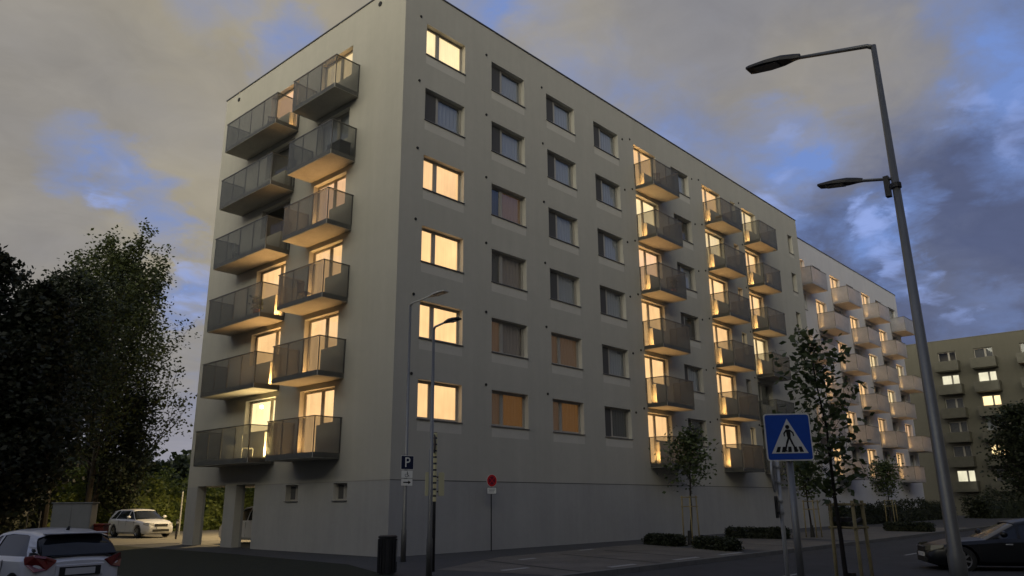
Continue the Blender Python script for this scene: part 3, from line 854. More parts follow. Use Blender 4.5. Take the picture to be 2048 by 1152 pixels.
def head(root, L, w, t, dirv, start, mt=None):
    o = head_mesh(L, w, t, dirv, start, mt or METAL_DARK).build('lamp_head', root, bevel=0.006)
    d = Vector(dirv).normalized(); s_ = d.cross(Vector((0, 0, 1))).normalized(); n = s_.cross(d)
    b = MB(); M = Matrix((s_.to_4d(), d.to_4d(), n.to_4d(), (0, 0, 0, 1))).transposed(); M[3] = (0, 0, 0, 1)
    for i in range(3): M[i][3] = (Vector(start)+d*L*0.62-n*t*.33)[i]
    b.prism(rounded(w*.7, L*.45, w*.12), -0.012, 0.0, LENS, M)
    b.build('lens', o)
    return o
# big near lamp with two heads
lp = lamp_post('street_lamp', (-3.70, -17.55, 0), 9.30, 0.098, 0.045, 'tall grey lamp post at the right with a second smaller head halfway up')
lp.rotation_euler = (R_(-0.35), R_(-0.25), 0)
b = MB(); b.tube([(0, 0, 9.26), (0, 0.1, 9.33), (0, 1.45, 9.66)], [0.045, 0.04, 0.032], 10, METAL); b.build('arm', lp, smooth=True)
head(lp, 1.02, 0.36, 0.13, (0, 1, 0.14), (0, 1.26, 9.64))
b = MB(); b.tube([(0, 0.05, 6.80), (0, 0.62, 6.93)], 0.028, 8, METAL)
b.box(-0.05, 0.05, 0.09, 0.17, 6.50, 6.86, METAL_DARK); b.tube([(0, 0, 6.62), (0, 0, 6.70)], 0.085, 12, METAL_DARK); b.build('arm', lp)
head(lp, 0.74, 0.25, 0.10, (0, 1, 0.16), (0, 0.50, 6.91))
# lamps by the corner
lpa = lamp_post('street_lamp', (-0.98, -1.97, 0), 7.93, 0.065, 0.036, 'slim grey lamp post right at the corner of the building, carrying parking signs')
b = MB(); b.tube([(0, 0, 7.88), (0, -0.1, 7.95), (0, -1.0, 8.03)], [0.034, 0.03, 0.026], 8, METAL_PALE); b.build('arm', lpa, smooth=True)
head(lpa, 0.86, 0.30, 0.09, (0, -1, 0.05), (0, -0.85, 8.02), METAL_PALE)
lpb = lamp_post('street_lamp', (-4.66, -7.24, 0), 5.72, 0.055, 0.032, 'shorter slim grey lamp post in front of the lit corner windows')
b = MB(); b.tube([(0, 0, 5.68), (0, -0.05, 5.74), (0, -0.42, 5.80)], [0.03, 0.028, 0.026], 8, METAL_PALE); b.build('arm', lpb, smooth=True)
head(lpb, 0.52, 0.22, 0.08, (0, -1, 0.06), (0, -0.36, 5.79))

def text_mesh(body, size, depth, m_):
    cu = bpy.data.curves.new('txt', 'FONT'); cu.body = body; cu.size = size; cu.extrude = depth; cu.align_x = 'CENTER'; cu.align_y = 'CENTER'
    to = bpy.data.objects.new('txt', cu); COL.objects.link(to)
    dg = bpy.context.evaluated_depsgraph_get()
    me = bpy.data.meshes.new_from_object(to.evaluated_get(dg)); me.materials.clear(); me.materials.append(m_)
    bpy.data.objects.remove(to); bpy.data.curves.remove(cu)
    return me
def plate(root, w, h, r, z, m_face, m_edge=None, name='panel', y=-0.06, border=0.012, x=0.0):
    """sign plate in the thing's local frame, facing local -y"""
    M = upright((x, y, z), 0)
    b = MB(); b.prism(rounded(w, h, r), 0, 0.004, m_edge or SIGN_WHITE, M); o = b.build(name, root)
    b = MB(); b.prism(rounded(w-2*border, h-2*border, max(r-border, .004)), 0.0045, 0.0065, m_face, M); b.build('face', o)
    return o
def glyph(o, polys, m_, M, z=0.007, name='symbol', t=0.0015):
    b = MB()
    for p_ in polys: b.prism(p_, z, z+t, m_, M)
    return b.build(name, o)
def bar(x0, y0, x1, y1, w):
    d = Vector((x1-x0, y1-y0)); n = Vector((-d.y, d.x)).normalized()*w/2
    return [(x0+n.x, y0+n.y), (x0-n.x, y0-n.y), (x1-n.x, y1-n.y), (x1+n.x, y1+n.y)]
def disc(cx, cy, r, k=20): return [(cx+r*math.cos(2*math.pi*i/k), cy+r*math.sin(2*math.pi*i/k)) for i in range(k)]

# parking sign on the corner lamp
FACE = R_(-47)   # signs turned towards the junction
ps = empty('parking_sign', (-0.98, -1.97, 0), R_(-8), 'dark blue parking sign with two small white plates on the corner lamp post', 'sign')
o = plate(ps, 0.46, 0.42, .03, 2.89, SIGN_NAVY, name='panel', y=-0.08)
t = link('letter', text_mesh('P', 0.42, 0.001, SIGN_WHITE), o); t.matrix_local = upright((0, -0.089, 2.885), 0)
o = plate(ps, 0.40, 0.22, .02, 2.54, SIGN_WHITE, name='panel', y=-0.08)
M = upright((0, -0.08, 2.54), 0)
glyph(o, [disc(0.01, 0.065, 0.018), bar(0.005, 0.045, -0.005, -0.02, 0.022), bar(-0.005, -0.02, 0.05, -0.02, 0.018), bar(0.05, -0.02, 0.07, -0.07, 0.018), bar(0.0, 0.02, 0.045, 0.02, .014)] + [bar(0.055*math.cos(a)-0.015, 0.05*math.sin(a)-0.03, 0.055*math.cos(a+.55)-0.015, 0.05*math.sin(a+.55)-0.03, .013) for a in (2.2, 2.75, 3.3, 3.85, 4.4, 4.95, 5.5)], SIGN_BLACK, M)
o = plate(ps, 0.40, 0.20, .02, 2.30, SIGN_WHITE, name='panel', y=-0.08)
M = upright((0, -0.08, 2.30), 0)
glyph(o, [bar(-0.13, 0, 0.06, 0, 0.035), [(0.05, 0.055), (0.05, -0.055), (0.14, 0)]], SIGN_BLACK, M)
b = MB()
for z in (2.97, 2.80, 2.54, 2.30): b.tube([(0, 0, z-.015), (0, 0, z+.015)], 0.085, 12, METAL_DARK)
b.build('clamp', ps)

# crossing sign
cs = empty('crossing_sign', (-6.84, -16.54, 0), R_(-47.8), 'blue square pedestrian crossing sign with white triangle on its own post', 'sign')
b = MB(); b.tube([(0, 0, -0.1), (0, 0, 2.14)], 0.045, 16, METAL); b.tube([(0, 0, 2.14), (0, 0, 2.66)], 0.045, 16, METAL); b.build('pole', cs, smooth=True)
M = upright((0, -0.058, 2.455), 0) @ Matrix.Rotation(R_(0.5), 4, 'Z')
b = MB(); b.prism(rounded(0.60, 0.60, 0.04), 0, 0.005, SIGN_WHITE, M); pn = b.build('panel', cs)
glyph(pn, [rounded(0.567, 0.567, 0.03)], SIGN_BLUE, M, 0.0055, 'face')
glyph(pn, [[(-0.235, -0.205), (0.235, -0.205), (0.0, 0.235)]], SIGN_WHITE, M, 0.0075, 'triangle')
fig = [disc(-0.004, 0.128, 0.027)]
fig.append([(-0.028, 0.095), (0.024, 0.095), (0.030, 0.04), (0.026, -0.02), (-0.014, -0.02), (-0.022, 0.03)])   # torso
fig += [bar(-0.022, 0.088, -0.055, 0.045, 0.019), bar(-0.055, 0.048, -0.052, 0.008, 0.016), bar(0.020, 0.088, 0.062, 0.050, 0.019), bar(0.060, 0.053, 0.068, 0.012, 0.016)]
fig += [bar(-0.002, -0.012, -0.032, -0.085, 0.024), bar(-0.030, -0.080, -0.058, -0.172, 0.020), bar(0.014, -0.012, 0.042, -0.085, 0.024), bar(0.040, -0.080, 0.082, -0.170, 0.020),
        bar(-0.064, -0.172, -0.034, -0.176, 0.016), bar(0.076, -0.172, 0.106, -0.165, 0.016)]
def layered(parent, polys, m_, M, z, name):
    b = MB()
    for i, p_ in enumerate(polys): b.prism(p_, z, z+0.0012+0.00025*i, m_, M)
    return b.build(name, parent)
layered(pn, fig, SIGN_BLACK, M, 0.0097, 'walking_figure')
glyph(pn, [[(x-0.026+s_, -0.190), (x+0.022+s_, -0.190), (x+0.022, -0.122), (x-0.018, -0.122)] for x, s_ in ((-0.135, -0.02), (-0.070, -0.012), (0.0, 0.0), (0.068, 0.012), (0.132, 0.022))], SIGN_BLACK, M, 0.0093, 'stripes', t=0.0012)
b = MB()
for z in (2.26, 2.56): b.box(-0.2, 0.2, -0.0575, -0.046, z-.015, z+.015, METAL)
b.build('bracket', cs)

# sign seen edge-on behind it
es = empty('road_sign', (-5.72, -15.88, 0), R_(197), 'thin post with a round sign seen edge-on behind the crossing sign', 'sign')
b = MB(); b.tube([(0, 0, -0.1), (0, 0, 2.25)], 0.03, 10, METAL_PALE); b.build('pole', es, smooth=True)
M = upright((0, -0.05, 2.02), 0)
b = MB(); b.prism(disc(0, 0, 0.24, 28), 0, 0.02, METAL_PALE, M); o = b.build('disc', es)
glyph(o, [disc(0, 0, 0.225, 28)], SIGN_RED, M, 0.0205, 'face')
b = MB(); b.prism(rounded(0.30, 0.30, 0.02), 0, 0.015, SIGN_BLACK, upright((0, -0.05, 1.58), 0)); b.build('panel', es)
b = MB()
for z in (1.50, 1.66, 1.92, 2.14): b.tube([(0, 0, z-.015), (0, 0, z+.015)], 0.045, 10, METAL_PALE)
b.build('clamp', es)

# sign seen from behind at the lamp
bs = empty('road_sign', (-2.70, -5.20, 0), R_(170), 'banded post with pale sign panels seen from behind, near the corner', 'sign')
b = MB(); b.tube([(0, 0, -0.1), (0, 0, 3.50)], 0.045, 12, METAL_DARK)
b.build('pole', bs, smooth=True)
b = MB()
for i in range(11):
    z = 1.72+0.165*i
    b.tube([(0, 0, z), (0, 0, z+0.115)], 0.056, 12, SIGN_CREAM)
b.build('bands', bs)
for s_ in (-1, 1):
    b = MB(); b.prism(rounded(0.17, 0.60, 0.03), 0, 0.02, SIGN_CREAM, upright((s_*0.205, 0.02, 2.16), 0)); b.build('panel', bs)
b = MB(); b.prism(disc(0, 0, 0.25, 26), 0, 0.02, METAL_DARK, upright((0, 0, 0), 0)); o = b.build('disc', bs)
o.location = (0.03, 0.0, 3.20); o.rotation_euler = (0, 0, R_(68))
for z in (1.95, 2.32):
    b = MB(); b.box(-.24, .24, -0.028, -0.008, z, z+.04, METAL_DARK); b.build('rail', bs)

# no stopping sign at the wall
ns = empty('no_stopping_sign', (4.35, -0.50, 0), R_(-12), 'small round red no stopping sign with a white plate, close to the wall', 'sign')
b = MB(); b.tube([(0, 0, -0.05), (0, 0, 2.62)], 0.022, 8, METAL_DARK); b.build('pole', ns)
M = upright((0, -0.03, 2.47), 0)
b = MB(); b.prism(disc(0, 0, 0.225, 28), 0, 0.012, SIGN_WHITE, M); o = b.build('disc', ns)
glyph(o, [disc(0, 0, 0.215, 28)], SIGN_RED, M, 0.0125, 'face')
glyph(o, [disc(0, 0, 0.145, 28)], mat('sign_maroon', (0.14, 0.006, 0.03), 0.35), M, 0.0145, 'centre')
glyph(o, [bar(-0.10, 0.10, 0.10, -0.10, 0.035)], SIGN_RED, M, 0.0165, 'stroke'); glyph(o, [bar(-0.10, -0.10, 0.10, 0.10, 0.035)], SIGN_RED, M, 0.0183, 'stroke')
o = plate(ns, 0.42, 0.24, .015, 2.11, SIGN_WHITE, name='panel', y=-0.03, m_edge=METAL_DARK)
M = upright((0, -0.03, 2.11), 0)
glyph(o, [bar(-0.15, 0.055, 0.15, 0.055, 0.018), bar(-0.13, 0.005, 0.12, 0.005, 0.018), bar(-0.15, -0.045, 0.10, -0.045, 0.018)], mat('sign_grey', (0.25, .25, .25), .5), M)

# litter bin
lb = empty('litter_bin', (-4.05, -5.02, 0), R_(40), 'dark cylindrical litter bin with a slatted front by the corner', 'bin')
b = MB(); b.tube([(0, 0, 0.03), (0, 0, 0.86)], [0.20, 0.215], 22, METAL_DARK); b.build('body', lb, smooth=False)
b = MB(); b.tube([(0, 0, 0.862), (0, 0, 0.90), (0, 0, 0.92)], [0.235, 0.235, 0.20], 22, PLASTIC); b.build('lid', lb)
b = MB()
for i in range(18):
    a = 2*math.pi*i/18
    if i % 6 == 2: continue
    b.box(-0.022, 0.022, -0.012, 0.012, 0.06, 0.84, PLASTIC, Matrix.Rotation(a, 4, 'Z') @ Matrix.Translation((0, -0.228, 0)))
b.build('slats', lb)
b = MB(); b.box(-0.05, 0.05, -0.24, -0.216, 0.30, 0.80, METAL_PALE); b.build('strip', lb)

# ------------------------------------------------------------------ vegetation
def limb_path(p0, d, L, n, rnd, up_pull=0.1, wob=0.12):
    pts = [Vector(p0)]; d = Vector(d).normalized()
    for i in range(n):
        d = (d + Vector((rnd.uniform(-wob, wob), rnd.uniform(-wob, wob), rnd.uniform(-wob, wob)+up_pull))).normalized()
        pts.append(pts[-1]+d*(L/n))
    return pts
def add_leaf(V, F_, c, size, rnd, flat=0.4):
    a = rnd.uniform(0, 2*math.pi); el = rnd.uniform(-1, 1)*(1-flat)*1.3
    d = Vector((math.cos(a)*math.cos(el), math.sin(a)*math.cos(el), math.sin(el)))
    t = rnd.uniform(0, 2*math.pi)
    e1 = d.cross(Vector((0.1, 0.2, 1))).normalized(); e2 = d.cross(e1)
    s_ = e1*math.cos(t)+e2*math.sin(t)
    L = size*rnd.uniform(.7, 1.35); w = L*0.32
    n = len(V)
    V += [tuple(c), tuple(c+d*L*.45+s_*w), tuple(c+d*L), tuple(c+d*L*.45-s_*w)]
    F_.append((n, n+1, n+2, n+3))
def tree(name, base, H, env, trunk_r, leaf_m, leaf, n_limb, n_leaf, label, cat='tree', group=None, seed=1, up_pull=0.12, first=0.12, steep=0.5, spread=0.35, trunk_lean=(0, 0), n_trunk=1, bark=None):
    """env(t) gives the crown radius at the share t of the height"""
    rnd = random.Random(seed)
    root = empty(name, base, 0, label, cat, group)
    wb = MB(); tips = []
    for tr_ in range(n_trunk):
        off = Vector((rnd.uniform(-.3, .3), rnd.uniform(-.3, .3), 0)) if n_trunk > 1 else Vector((0, 0, 0))
        lean = Vector((trunk_lean[0]+rnd.uniform(-.05, .05)*n_trunk, trunk_lean[1]+rnd.uniform(-.05, .05)*n_trunk, 1))
        n = 12; pts = [off+Vector((0, 0, -0.15))]
        for i in range(1, n+1):
            t = i/n; w_ = 0.012*H
            pts.append(off + Vector((lean.x*t*H+rnd.uniform(-w_, w_)*t, lean.y*t*H+rnd.uniform(-w_, w_)*t, t*H*0.97)))
        wb.tube(pts, [trunk_r*(1-0.93*i/n)+0.004 for i in range(n+1)], 9, bark or BARK)
        nl = n_limb//n_trunk
        for k in range(nl):
            t = first + (0.97-first)*((k+rnd.random())/nl)
            i = min(n-1, int(t*n)); p0 = pts[i].lerp(pts[i+1], t*n-i)
            az = k*2.4+rnd.uniform(-.5, .5); e = env(t)*rnd.uniform(.72, 1.12)
            sl = steep*(0.15+1.15*t) if steep > .8 else steep
            d = Vector((math.cos(az), math.sin(az), sl*rnd.uniform(.6, 1.5)))
            Ll = e*math.sqrt(1+steep*steep)
            if Ll < 0.05: continue
            lp_ = limb_path(p0, d, Ll, 6, rnd, up_pull)
            r0 = max(0.006, trunk_r*(1-t)*0.42)
            wb.tube(lp_, [r0*(1-.85*j/6) for j in range(7)], 5, bark or BARK, cap=False)
            for j in range(1, 7):
                for q in range(2):
                    sd = Vector((rnd.uniform(-1, 1), rnd.uniform(-1, 1), rnd.uniform(-.1, 1.0)+steep*.5)).normalized()
                    Ls = e*rnd.uniform(.22, .5)
                    sp = limb_path(lp_[j], sd, Ls, 3, rnd, up_pull)
                    wb.tube(sp, [r0*.35, r0*.28, r0*.2, 0.003], 3, bark or BARK, cap=False)
                    tips.append((sp, e))
    V, F_ = [], []
    per = max(1, n_leaf//max(1, len(tips)))
    for sp, e in tips:
        dens = rnd.uniform(.35, 1.6)
        for q in range(int(per*dens)):
            s_ = rnd.uniform(0.25, 1.0)*(len(sp)-1); i = min(len(sp)-2, int(s_))
            c = sp[i].lerp(sp[i+1], s_-i)
            sg = spread*max(.12, e)*0.22
            c = c + Vector((rnd.gauss(0, sg), rnd.gauss(0, sg), rnd.gauss(0, sg)))
            add_leaf(V, F_, c, leaf, rnd)
    wb.build('trunk', root, recalc=False)
    me = bpy.data.meshes.new('crown'); me.from_pydata(V, [], F_); me.materials.append(leaf_m); me.update()
    link('crown', me, root)
    return root

def poplar_env(t):
    return 4.3*max(0.0, 1-t)**.30+.2
tree('deciduous_tree', (1.9, 31.2, 0), 17.3, poplar_env, 0.19, LEAF_POPLAR, 0.22, 96, 34000,
     'tallest leafy tree at the left, its airy crown standing clear against the sky', seed=4, up_pull=.10, first=.20, steep=.95, spread=.45, n_trunk=3)
tree('deciduous_tree', (-2.3, 25.2, 0), 13.9, lambda t: 3.0*max(0, 1-t**4)**.6+.3, 0.2, LEAF_DARK, 0.21, 60, 19000,
     'leafy tree between the dark pine and the tallest tree', seed=9, up_pull=.08, first=.26, steep=.8, spread=.6, n_trunk=2)
tree('pine_tree', (-8.0, 20.6, 0), 13.9, lambda t: 3.3*(1-t**2.2)+.5, 0.28, LEAF_PINE, 0.26, 80, 34000,
     'dark pine filling the left edge of the view', seed=12, up_pull=.06, first=.06, steep=.45, spread=.7)
tree('pine_tree', (-6.4, 19.0, 0), 11.9, lambda t: 2.5*(1-t**2.0)+.4, 0.24, LEAF_PINE, 0.26, 72, 28000,
     'dark pine with a spiky top, second from the left edge', seed=15, up_pull=.05, first=.05, steep=.4, spread=.7)
tree('deciduous_tree', (3.4, 31.0, 0), 8.4, lambda t: 2.3*math.sin(math.pi*min(1, t*.85+.15))**.6, 0.15, LEAF_DARK, 0.22, 36, 9000,
     'low leafy tree behind the tallest one, beside the building', seed=22, up_pull=.1, first=.1, steep=.6, spread=.7)
tree('deciduous_tree', (42.5, -10.9, -.1), 7.4, lambda t: 2.1*math.sin(math.pi*min(1, t*.8+.18))**.6, 0.15, LEAF_DARK, 0.22, 40, 7000,
     'dark full tree at the right edge in front of the far block', seed=31, up_pull=.08, first=.2, steep=.5, spread=.8)

def stakes(base, h, s_, label, rotz=0, protector=True):
    root = empty('tree_stakes', base, rotz, label, 'tree stakes', 'wooden stakes holding the young street trees')
    for x, y in ((-s_, -s_), (s_, -s_), (0, s_)):
        b = MB(); b.tube([(x*1.12, y*1.12, -.1), (x, y, h)], 0.03, 8, WOOD); b.build('stake', root, smooth=True)
    for z in (h-0.06, h-0.42):
        b = MB()
        for (x0, y0), (x1, y1) in (((-s_, -s_), (s_, -s_)), ((s_, -s_), (0, s_)), ((0, s_), (-s_, -s_))):
            d = Vector((x1-x0, y1-y0, 0)).normalized()*0.06
            b.tube([(x0-d.x, y0-d.y, z), (x1+d.x, y1+d.y, z)], 0.022, 6, WOOD)
        b.build('crossbar', root)
    if protector:
        b = MB(); b.tube([(0, 0, 0), (0, 0, .55)], [0.11, .07], 10, PLASTIC); b.build('trunk_guard', root)
    return root
SG = 'young street trees'
sap_env = lambda t: 0.25+0.75*math.sin(math.pi*min(1, max(0, (t-.25)/.75)))**.8
tree('young_tree', (-3.45, -15.86, 0), 4.35, lambda t: 0.60*sap_env(t)+.06, 0.04, LEAF_SAPLING, 0.125, 18, 1150, 'staked young tree with thin feathery crown behind the crossing sign', seed=41, group=SG, first=.36, steep=.7, spread=1.2, up_pull=.02, trunk_lean=(-.075, .02))
ns_ = stakes((-3.40, -15.92, 0), 1.66, 0.22, 'stout round wooden stakes under the nearest young tree')
b = MB(); b.tube([(0, 0, 1.33), (0, 0, 1.40)], .21, 3, PLASTIC); b.tube([(-.2, -.16, 1.30), (.2, -.18, 1.36)], .035, 6, PLASTIC); b.build('tie_strap', ns_)
tree('young_tree', (12.0, -4.25, 0), 4.45, lambda t: 1.05*sap_env(t), 0.055, LEAF_SAPLING, 0.16, 24, 1700, 'young tree with a round dark crown between two clipped hedges in front of the wall', seed=42, group=SG, first=.5, steep=.55, spread=1.2, up_pull=.02, trunk_lean=(-.01, 0))
stakes((11.9, -4.25, 0), 1.9, 0.25, 'wooden stakes under the young tree between two clipped hedges')
tree('young_tree', (20.9, -5.6, 0), 3.6, lambda t: 0.95*sap_env(t), 0.05, LEAF_SAPLING, 0.15, 28, 1800, 'small young tree partly hidden by the feathery one, near the end of the block', seed=43, group=SG, first=.5, steep=.5, spread=1.2, up_pull=.02)
stakes((20.9, -5.6, 0), 1.7, 0.28, 'wooden stakes under the young tree near the end of the block')
tree('young_tree', (40.5, -3.2, 0), 4.1, lambda t: 1.15*sap_env(t), 0.05, LEAF_SAPLING, 0.18, 28, 1900, 'young tree standing before the whiter block among low hedges', seed=44, group=SG, first=.45, steep=.5, spread=1.2, up_pull=.02)
stakes((40.5, -3.2, 0), 1.7, 0.28, 'wooden stakes under the young tree before the whiter block')

def hedge(name, p0, p1, w, h, label, group, n_leaf, leaf=0.09, m_=None, seed=1, lumpy=0.12, cat='hedge'):
    rnd = random.Random(seed)
    p0, p1 = Vector((*p0, 0)), Vector((*p1, 0)); d = p1-p0; L = d.length; d.normalize(); s_ = Vector((-d.y, d.x, 0))
    root = empty(name, (p0+p1)/2, math.atan2(d.y, d.x), label, cat, group)
    # leafy shell and dark woody core
    b = MB(); n = max(4, int(L/.35)); m_ = m_ or LEAF_HEDGE
    rows = []
    for i in range(n+1):
        x = -L/2+.12+(L-.24)*i/n; row = []
        for k in range(9):
            a = math.pi*k/8
            q = Vector((x*1.0, 0, 0)); rr_ = 0.82+0.22*noise.noise(Vector((x*1.3, k*.8, seed)))
            row.append((x, -math.cos(a)*w/2*rr_*.85, max(0, min(1, math.sin(a)*1.4))*h*rr_*.9))
        rows.append(row)
    for i in range(n):
        for k in range(8): b.face([rows[i][k], rows[i+1][k], rows[i+1][k+1], rows[i][k+1]], m_)
    b.face(rows[0], m_); b.face(rows[-1], m_)
    b.build('core', root)
    V, F_ = [], []
    for i in range(n_leaf):
        x = rnd.uniform(-L/2, L/2); k = rnd.uniform(0, math.pi)
        bump_ = 1+lumpy*2*noise.noise(Vector((x*.9, k*1.2, seed*3.1)))
        y = -math.cos(k)*w/2*bump_; z = max(0.02, min(1, math.sin(k)*1.4)*h*bump_)
        if rnd.random() < .25: x = rnd.choice((-L/2, L/2))+rnd.uniform(-.05, .05); y = rnd.uniform(-w/2, w/2); z = rnd.uniform(0.02, h)
        j = rnd.gauss(0, .03+lumpy*.3)
        add_leaf(V, F_, Vector((x+j, y+rnd.gauss(0, .03+lumpy*.2), max(.01, z+rnd.gauss(0, .02+lumpy*.3)))), leaf, rnd)
    me = bpy.data.meshes.new('foliage'); me.from_pydata(V, [], F_); me.materials.append(m_); me.update()
    link('foliage', me, root)
    return root
HG = 'low clipped hedges along the parking bays'
hedge('hedge', (11.6, -2.6), (10.85, -4.4), .5, .34, 'dark clipped hedge left of the young tree at the bays', HG, 5200, seed=1, lumpy=.05)
hedge('hedge', (10.25, -5.6), (9.15, -7.5), .5, .34, 'dark clipped hedge right of the young tree at the bays', HG, 5200, seed=2, lumpy=.05)
hedge('hedge', (18.4, -2.6), (18.9, -5.2), .7, .42, 'clipped hedge further along behind the crossing sign post', HG, 4200, seed=3, lumpy=.05)
hedge('hedge', (30.9, -5.9), (30.5, -8.2), .7, .42, 'clipped hedge beyond the lamp post near the far road bend', HG, 3600, seed=4, lumpy=.05)
hedge('shrub', (38.5, -.2), (45.5, -.4), 1.3, 1.1, 'rounded dark shrubs at the foot of the whiter block, left run', 'dark shrubs before the whiter block', 5200, leaf=.14, seed=5, lumpy=.3, cat='shrub')
hedge('shrub', (47, -.4), (64, -.8), 1.5, 1.15, 'rounded dark shrubs at the foot of the whiter block, long right run', 'dark shrubs before the whiter block', 8000, leaf=.15, seed=6, lumpy=.3, cat='shrub')
hedge('shrub', (66, -3), (84, -12), 3, 1.9, 'dark shrubs at the foot of the olive block', 'dark shrubs before the whiter block', 8000, leaf=.2, seed=7, lumpy=.35, cat='shrub')

# overgrown bushes behind the car park, lit by its lamp
hb = hedge('bushes', (-9.5, 31.5), (14, 35.2), 3.4, 3.0, None, None, 26000, leaf=.24, m_=LEAF_BUSH, seed=8, lumpy=.45, cat=None)
del_ = [k for k in hb.keys()]
hb['kind'] = 'stuff'; hb['label'] = 'tangled green bushes behind the car park'; hb['category'] = 'bushes'
hb = hedge('undergrowth', (-12, 20.5), (-2.8, 27.5), 2.6, 2.1, None, None, 12000, leaf=.22, m_=LEAF_DARK, seed=18, lumpy=.45, cat=None)
hb['kind'] = 'stuff'; hb['label'] = 'dark undergrowth below the trees at the left'; hb['category'] = 'undergrowth'
hb = hedge('woodland', (-30, 82), (60, 112), 12, 7.4, None, None, 30000, leaf=1.0, m_=LEAF_DARK, seed=28, lumpy=.35, cat=None)
hb['kind'] = 'stuff'; hb['label'] = 'dark line of woodland on the horizon at the left'; hb['category'] = 'woodland'

# ------------------------------------------------------------------ cars
def boolean_cut(o, cutters):
    """cut the wheel arches into the body, then drop the cutters"""
    tmp = []
    for c_me in cutters:
        c = bpy.data.objects.new('cut', c_me); COL.objects.link(c); c.parent = o.parent; tmp.append(c)
        md = o.modifiers.new('b', 'BOOLEAN'); md.operation = 'DIFFERENCE'; md.object = c; md.solver = 'EXACT'
    bpy.context.view_layer.update()
    dg = bpy.context.evaluated_depsgraph_get()
    me = bpy.data.meshes.new_from_object(o.evaluated_get(dg))
    o.modifiers.clear(); o.data = me
    for c in tmp: bpy.data.objects.remove(c)
def lerp_prof(prof, x):
    for (x0, v0), (x1, v1) in zip(prof, prof[1:]):
        if x0 <= x <= x1: return v0+(v1-v0)*(x-x0)/(x1-x0)
    return prof[0][1] if x < prof[0][0] else prof[-1][1]
def car(base, heading, paint, label, L=4.3, W=1.76, deck=None, roof=None, wheels=(0.8, 3.4), wr=0.32, plan=None, rear_lights=True, hatch=True, details='rear', tail=None):
    """local +x forward (0 = rear bumper, L = nose), local z up. deck: lower-body top profile; roof: cabin profile [(x,z)]"""
    root = empty('parked_car', base, heading, label, 'car', None)
    zb = 0.20
    xs = sorted({0, .06, .16, .35, L-.35, L-.15, L-.05, L, *[p_[0] for p_ in deck], *[L*i/14 for i in range(15)]})
    half = lambda x: lerp_prof(plan, x)*W/2
    b = MB(); rings = []
    for x in xs:
        zt = lerp_prof(deck, x); hw = half(x)
        lowz = zb + (0.16 if x < .05 or x > L-.05 else 0.06 if x < .12 or x > L-.12 else 0)
        mid = lowz+(zt-lowz)*.45
        pts = [(-hw*.90, lowz), (-hw*.99, lowz+.10), (-hw, mid), (-hw*.975, zt-.10), (-hw*.90, zt-.015), (-hw*.55, zt+.012), (0, zt+.022)]
        pts += [(-y, z) for y, z in pts[-2::-1]]
        rings.append([(x, y, z) for y, z in pts])
    n0 = 0; k = len(rings[0])
    for rg in rings: b.v += rg
    for i in range(len(rings)-1):
        for j in range(k):
            b.f.append((i*k+j, i*k+(j+1) % k, (i+1)*k+(j+1) % k, (i+1)*k+j)); b.mi.append(b.idx(paint))
    b.f.append(tuple(range(k))); b.mi.append(0); b.f.append(tuple((len(rings)-1)*k+j for j in range(k))); b.mi.append(0)
    body = b.build('body', root)
    cuts = []
    for wx in wheels:
        for s_ in (-1, 1):
            c = MB(); c.tube([(wx, s_*(W/2-.26), wr), (wx, s_*(W/2+.2), wr)], wr+.055, 28); cuts.append(c.mesh('c'))
    boolean_cut(body, cuts)
    for p_ in body.data.polygons: p_.use_smooth = True
    if hasattr(body.data, 'set_sharp_from_angle'): body.data.set_sharp_from_angle(angle=R_(32))
    # cabin: glass shell, roof skin, pillars
    x0r, x1r = roof[0][0], roof[-1][0]
    cx = [p_[0] for p_ in roof]
    def cab(x, z):      # half width of the cabin at height z
        zt = lerp_prof(deck, x)
        t = max(0, (z-zt)/max(.01, max(p_[1] for p_ in roof)-zt))
        return half(x)*(.90-.26*min(1, t))
    g = MB(); rings = []
    xx = sorted({*cx, *[x0r+(x1r-x0r)*i/24 for i in range(25)]})
    for x in xx:
        zt = lerp_prof(deck, x)-.03; zr = max(zt+.02, lerp_prof(roof, x))
        rings.append([(x, -cab(x, zt+.03), zt), (x, -cab(x, zr-.05), max(zt, zr-.06)), (x, -cab(x, zr)*.86, zr-.012), (x, 0, zr+.012), (x, cab(x, zr)*.86, zr-.012), (x, cab(x, zr-.05), max(zt, zr-.06)), (x, cab(x, zt+.03), zt)])
    for rg in rings: g.v += rg
    for i in range(len(rings)-1):
        for j in range(6):
            g.f.append((i*7+j, i*7+j+1, (i+1)*7+j+1, (i+1)*7+j)); g.mi.append(g.idx(CARGLASS))
    gl = g.build('windows', root, smooth=True)
    if hasattr(gl.data, 'set_sharp_from_angle'): gl.data.set_sharp_from_angle(angle=R_(32))
    zmax = max(p_[1] for p_ in roof)
    top = [x for x in xx if lerp_prof(roof, x) > zmax-.13]
    r = MB(); rings = []
    for x in top:
        zr = lerp_prof(roof, x)
        w1, w2 = cab(x, zr-.05), cab(x, zr)*.86
        rings.append([(x, -w1*1.02-.006, zr-.075), (x, -w1-.004, zr-.03), (x, -w2, zr+.006), (x, 0, zr+.030), (x, w2, zr+.006), (x, w1+.004, zr-.03), (x, w1*1.02+.006, zr-.075)])
    for rg in rings: r.v += rg
    for i in range(len(rings)-1):
        for j in range(6):
            r.f.append((i*7+j, i*7+j+1, (i+1)*7+j+1, (i+1)*7+j)); r.mi.append(r.idx(paint))
    rf = r.build('roof', root, smooth=True)
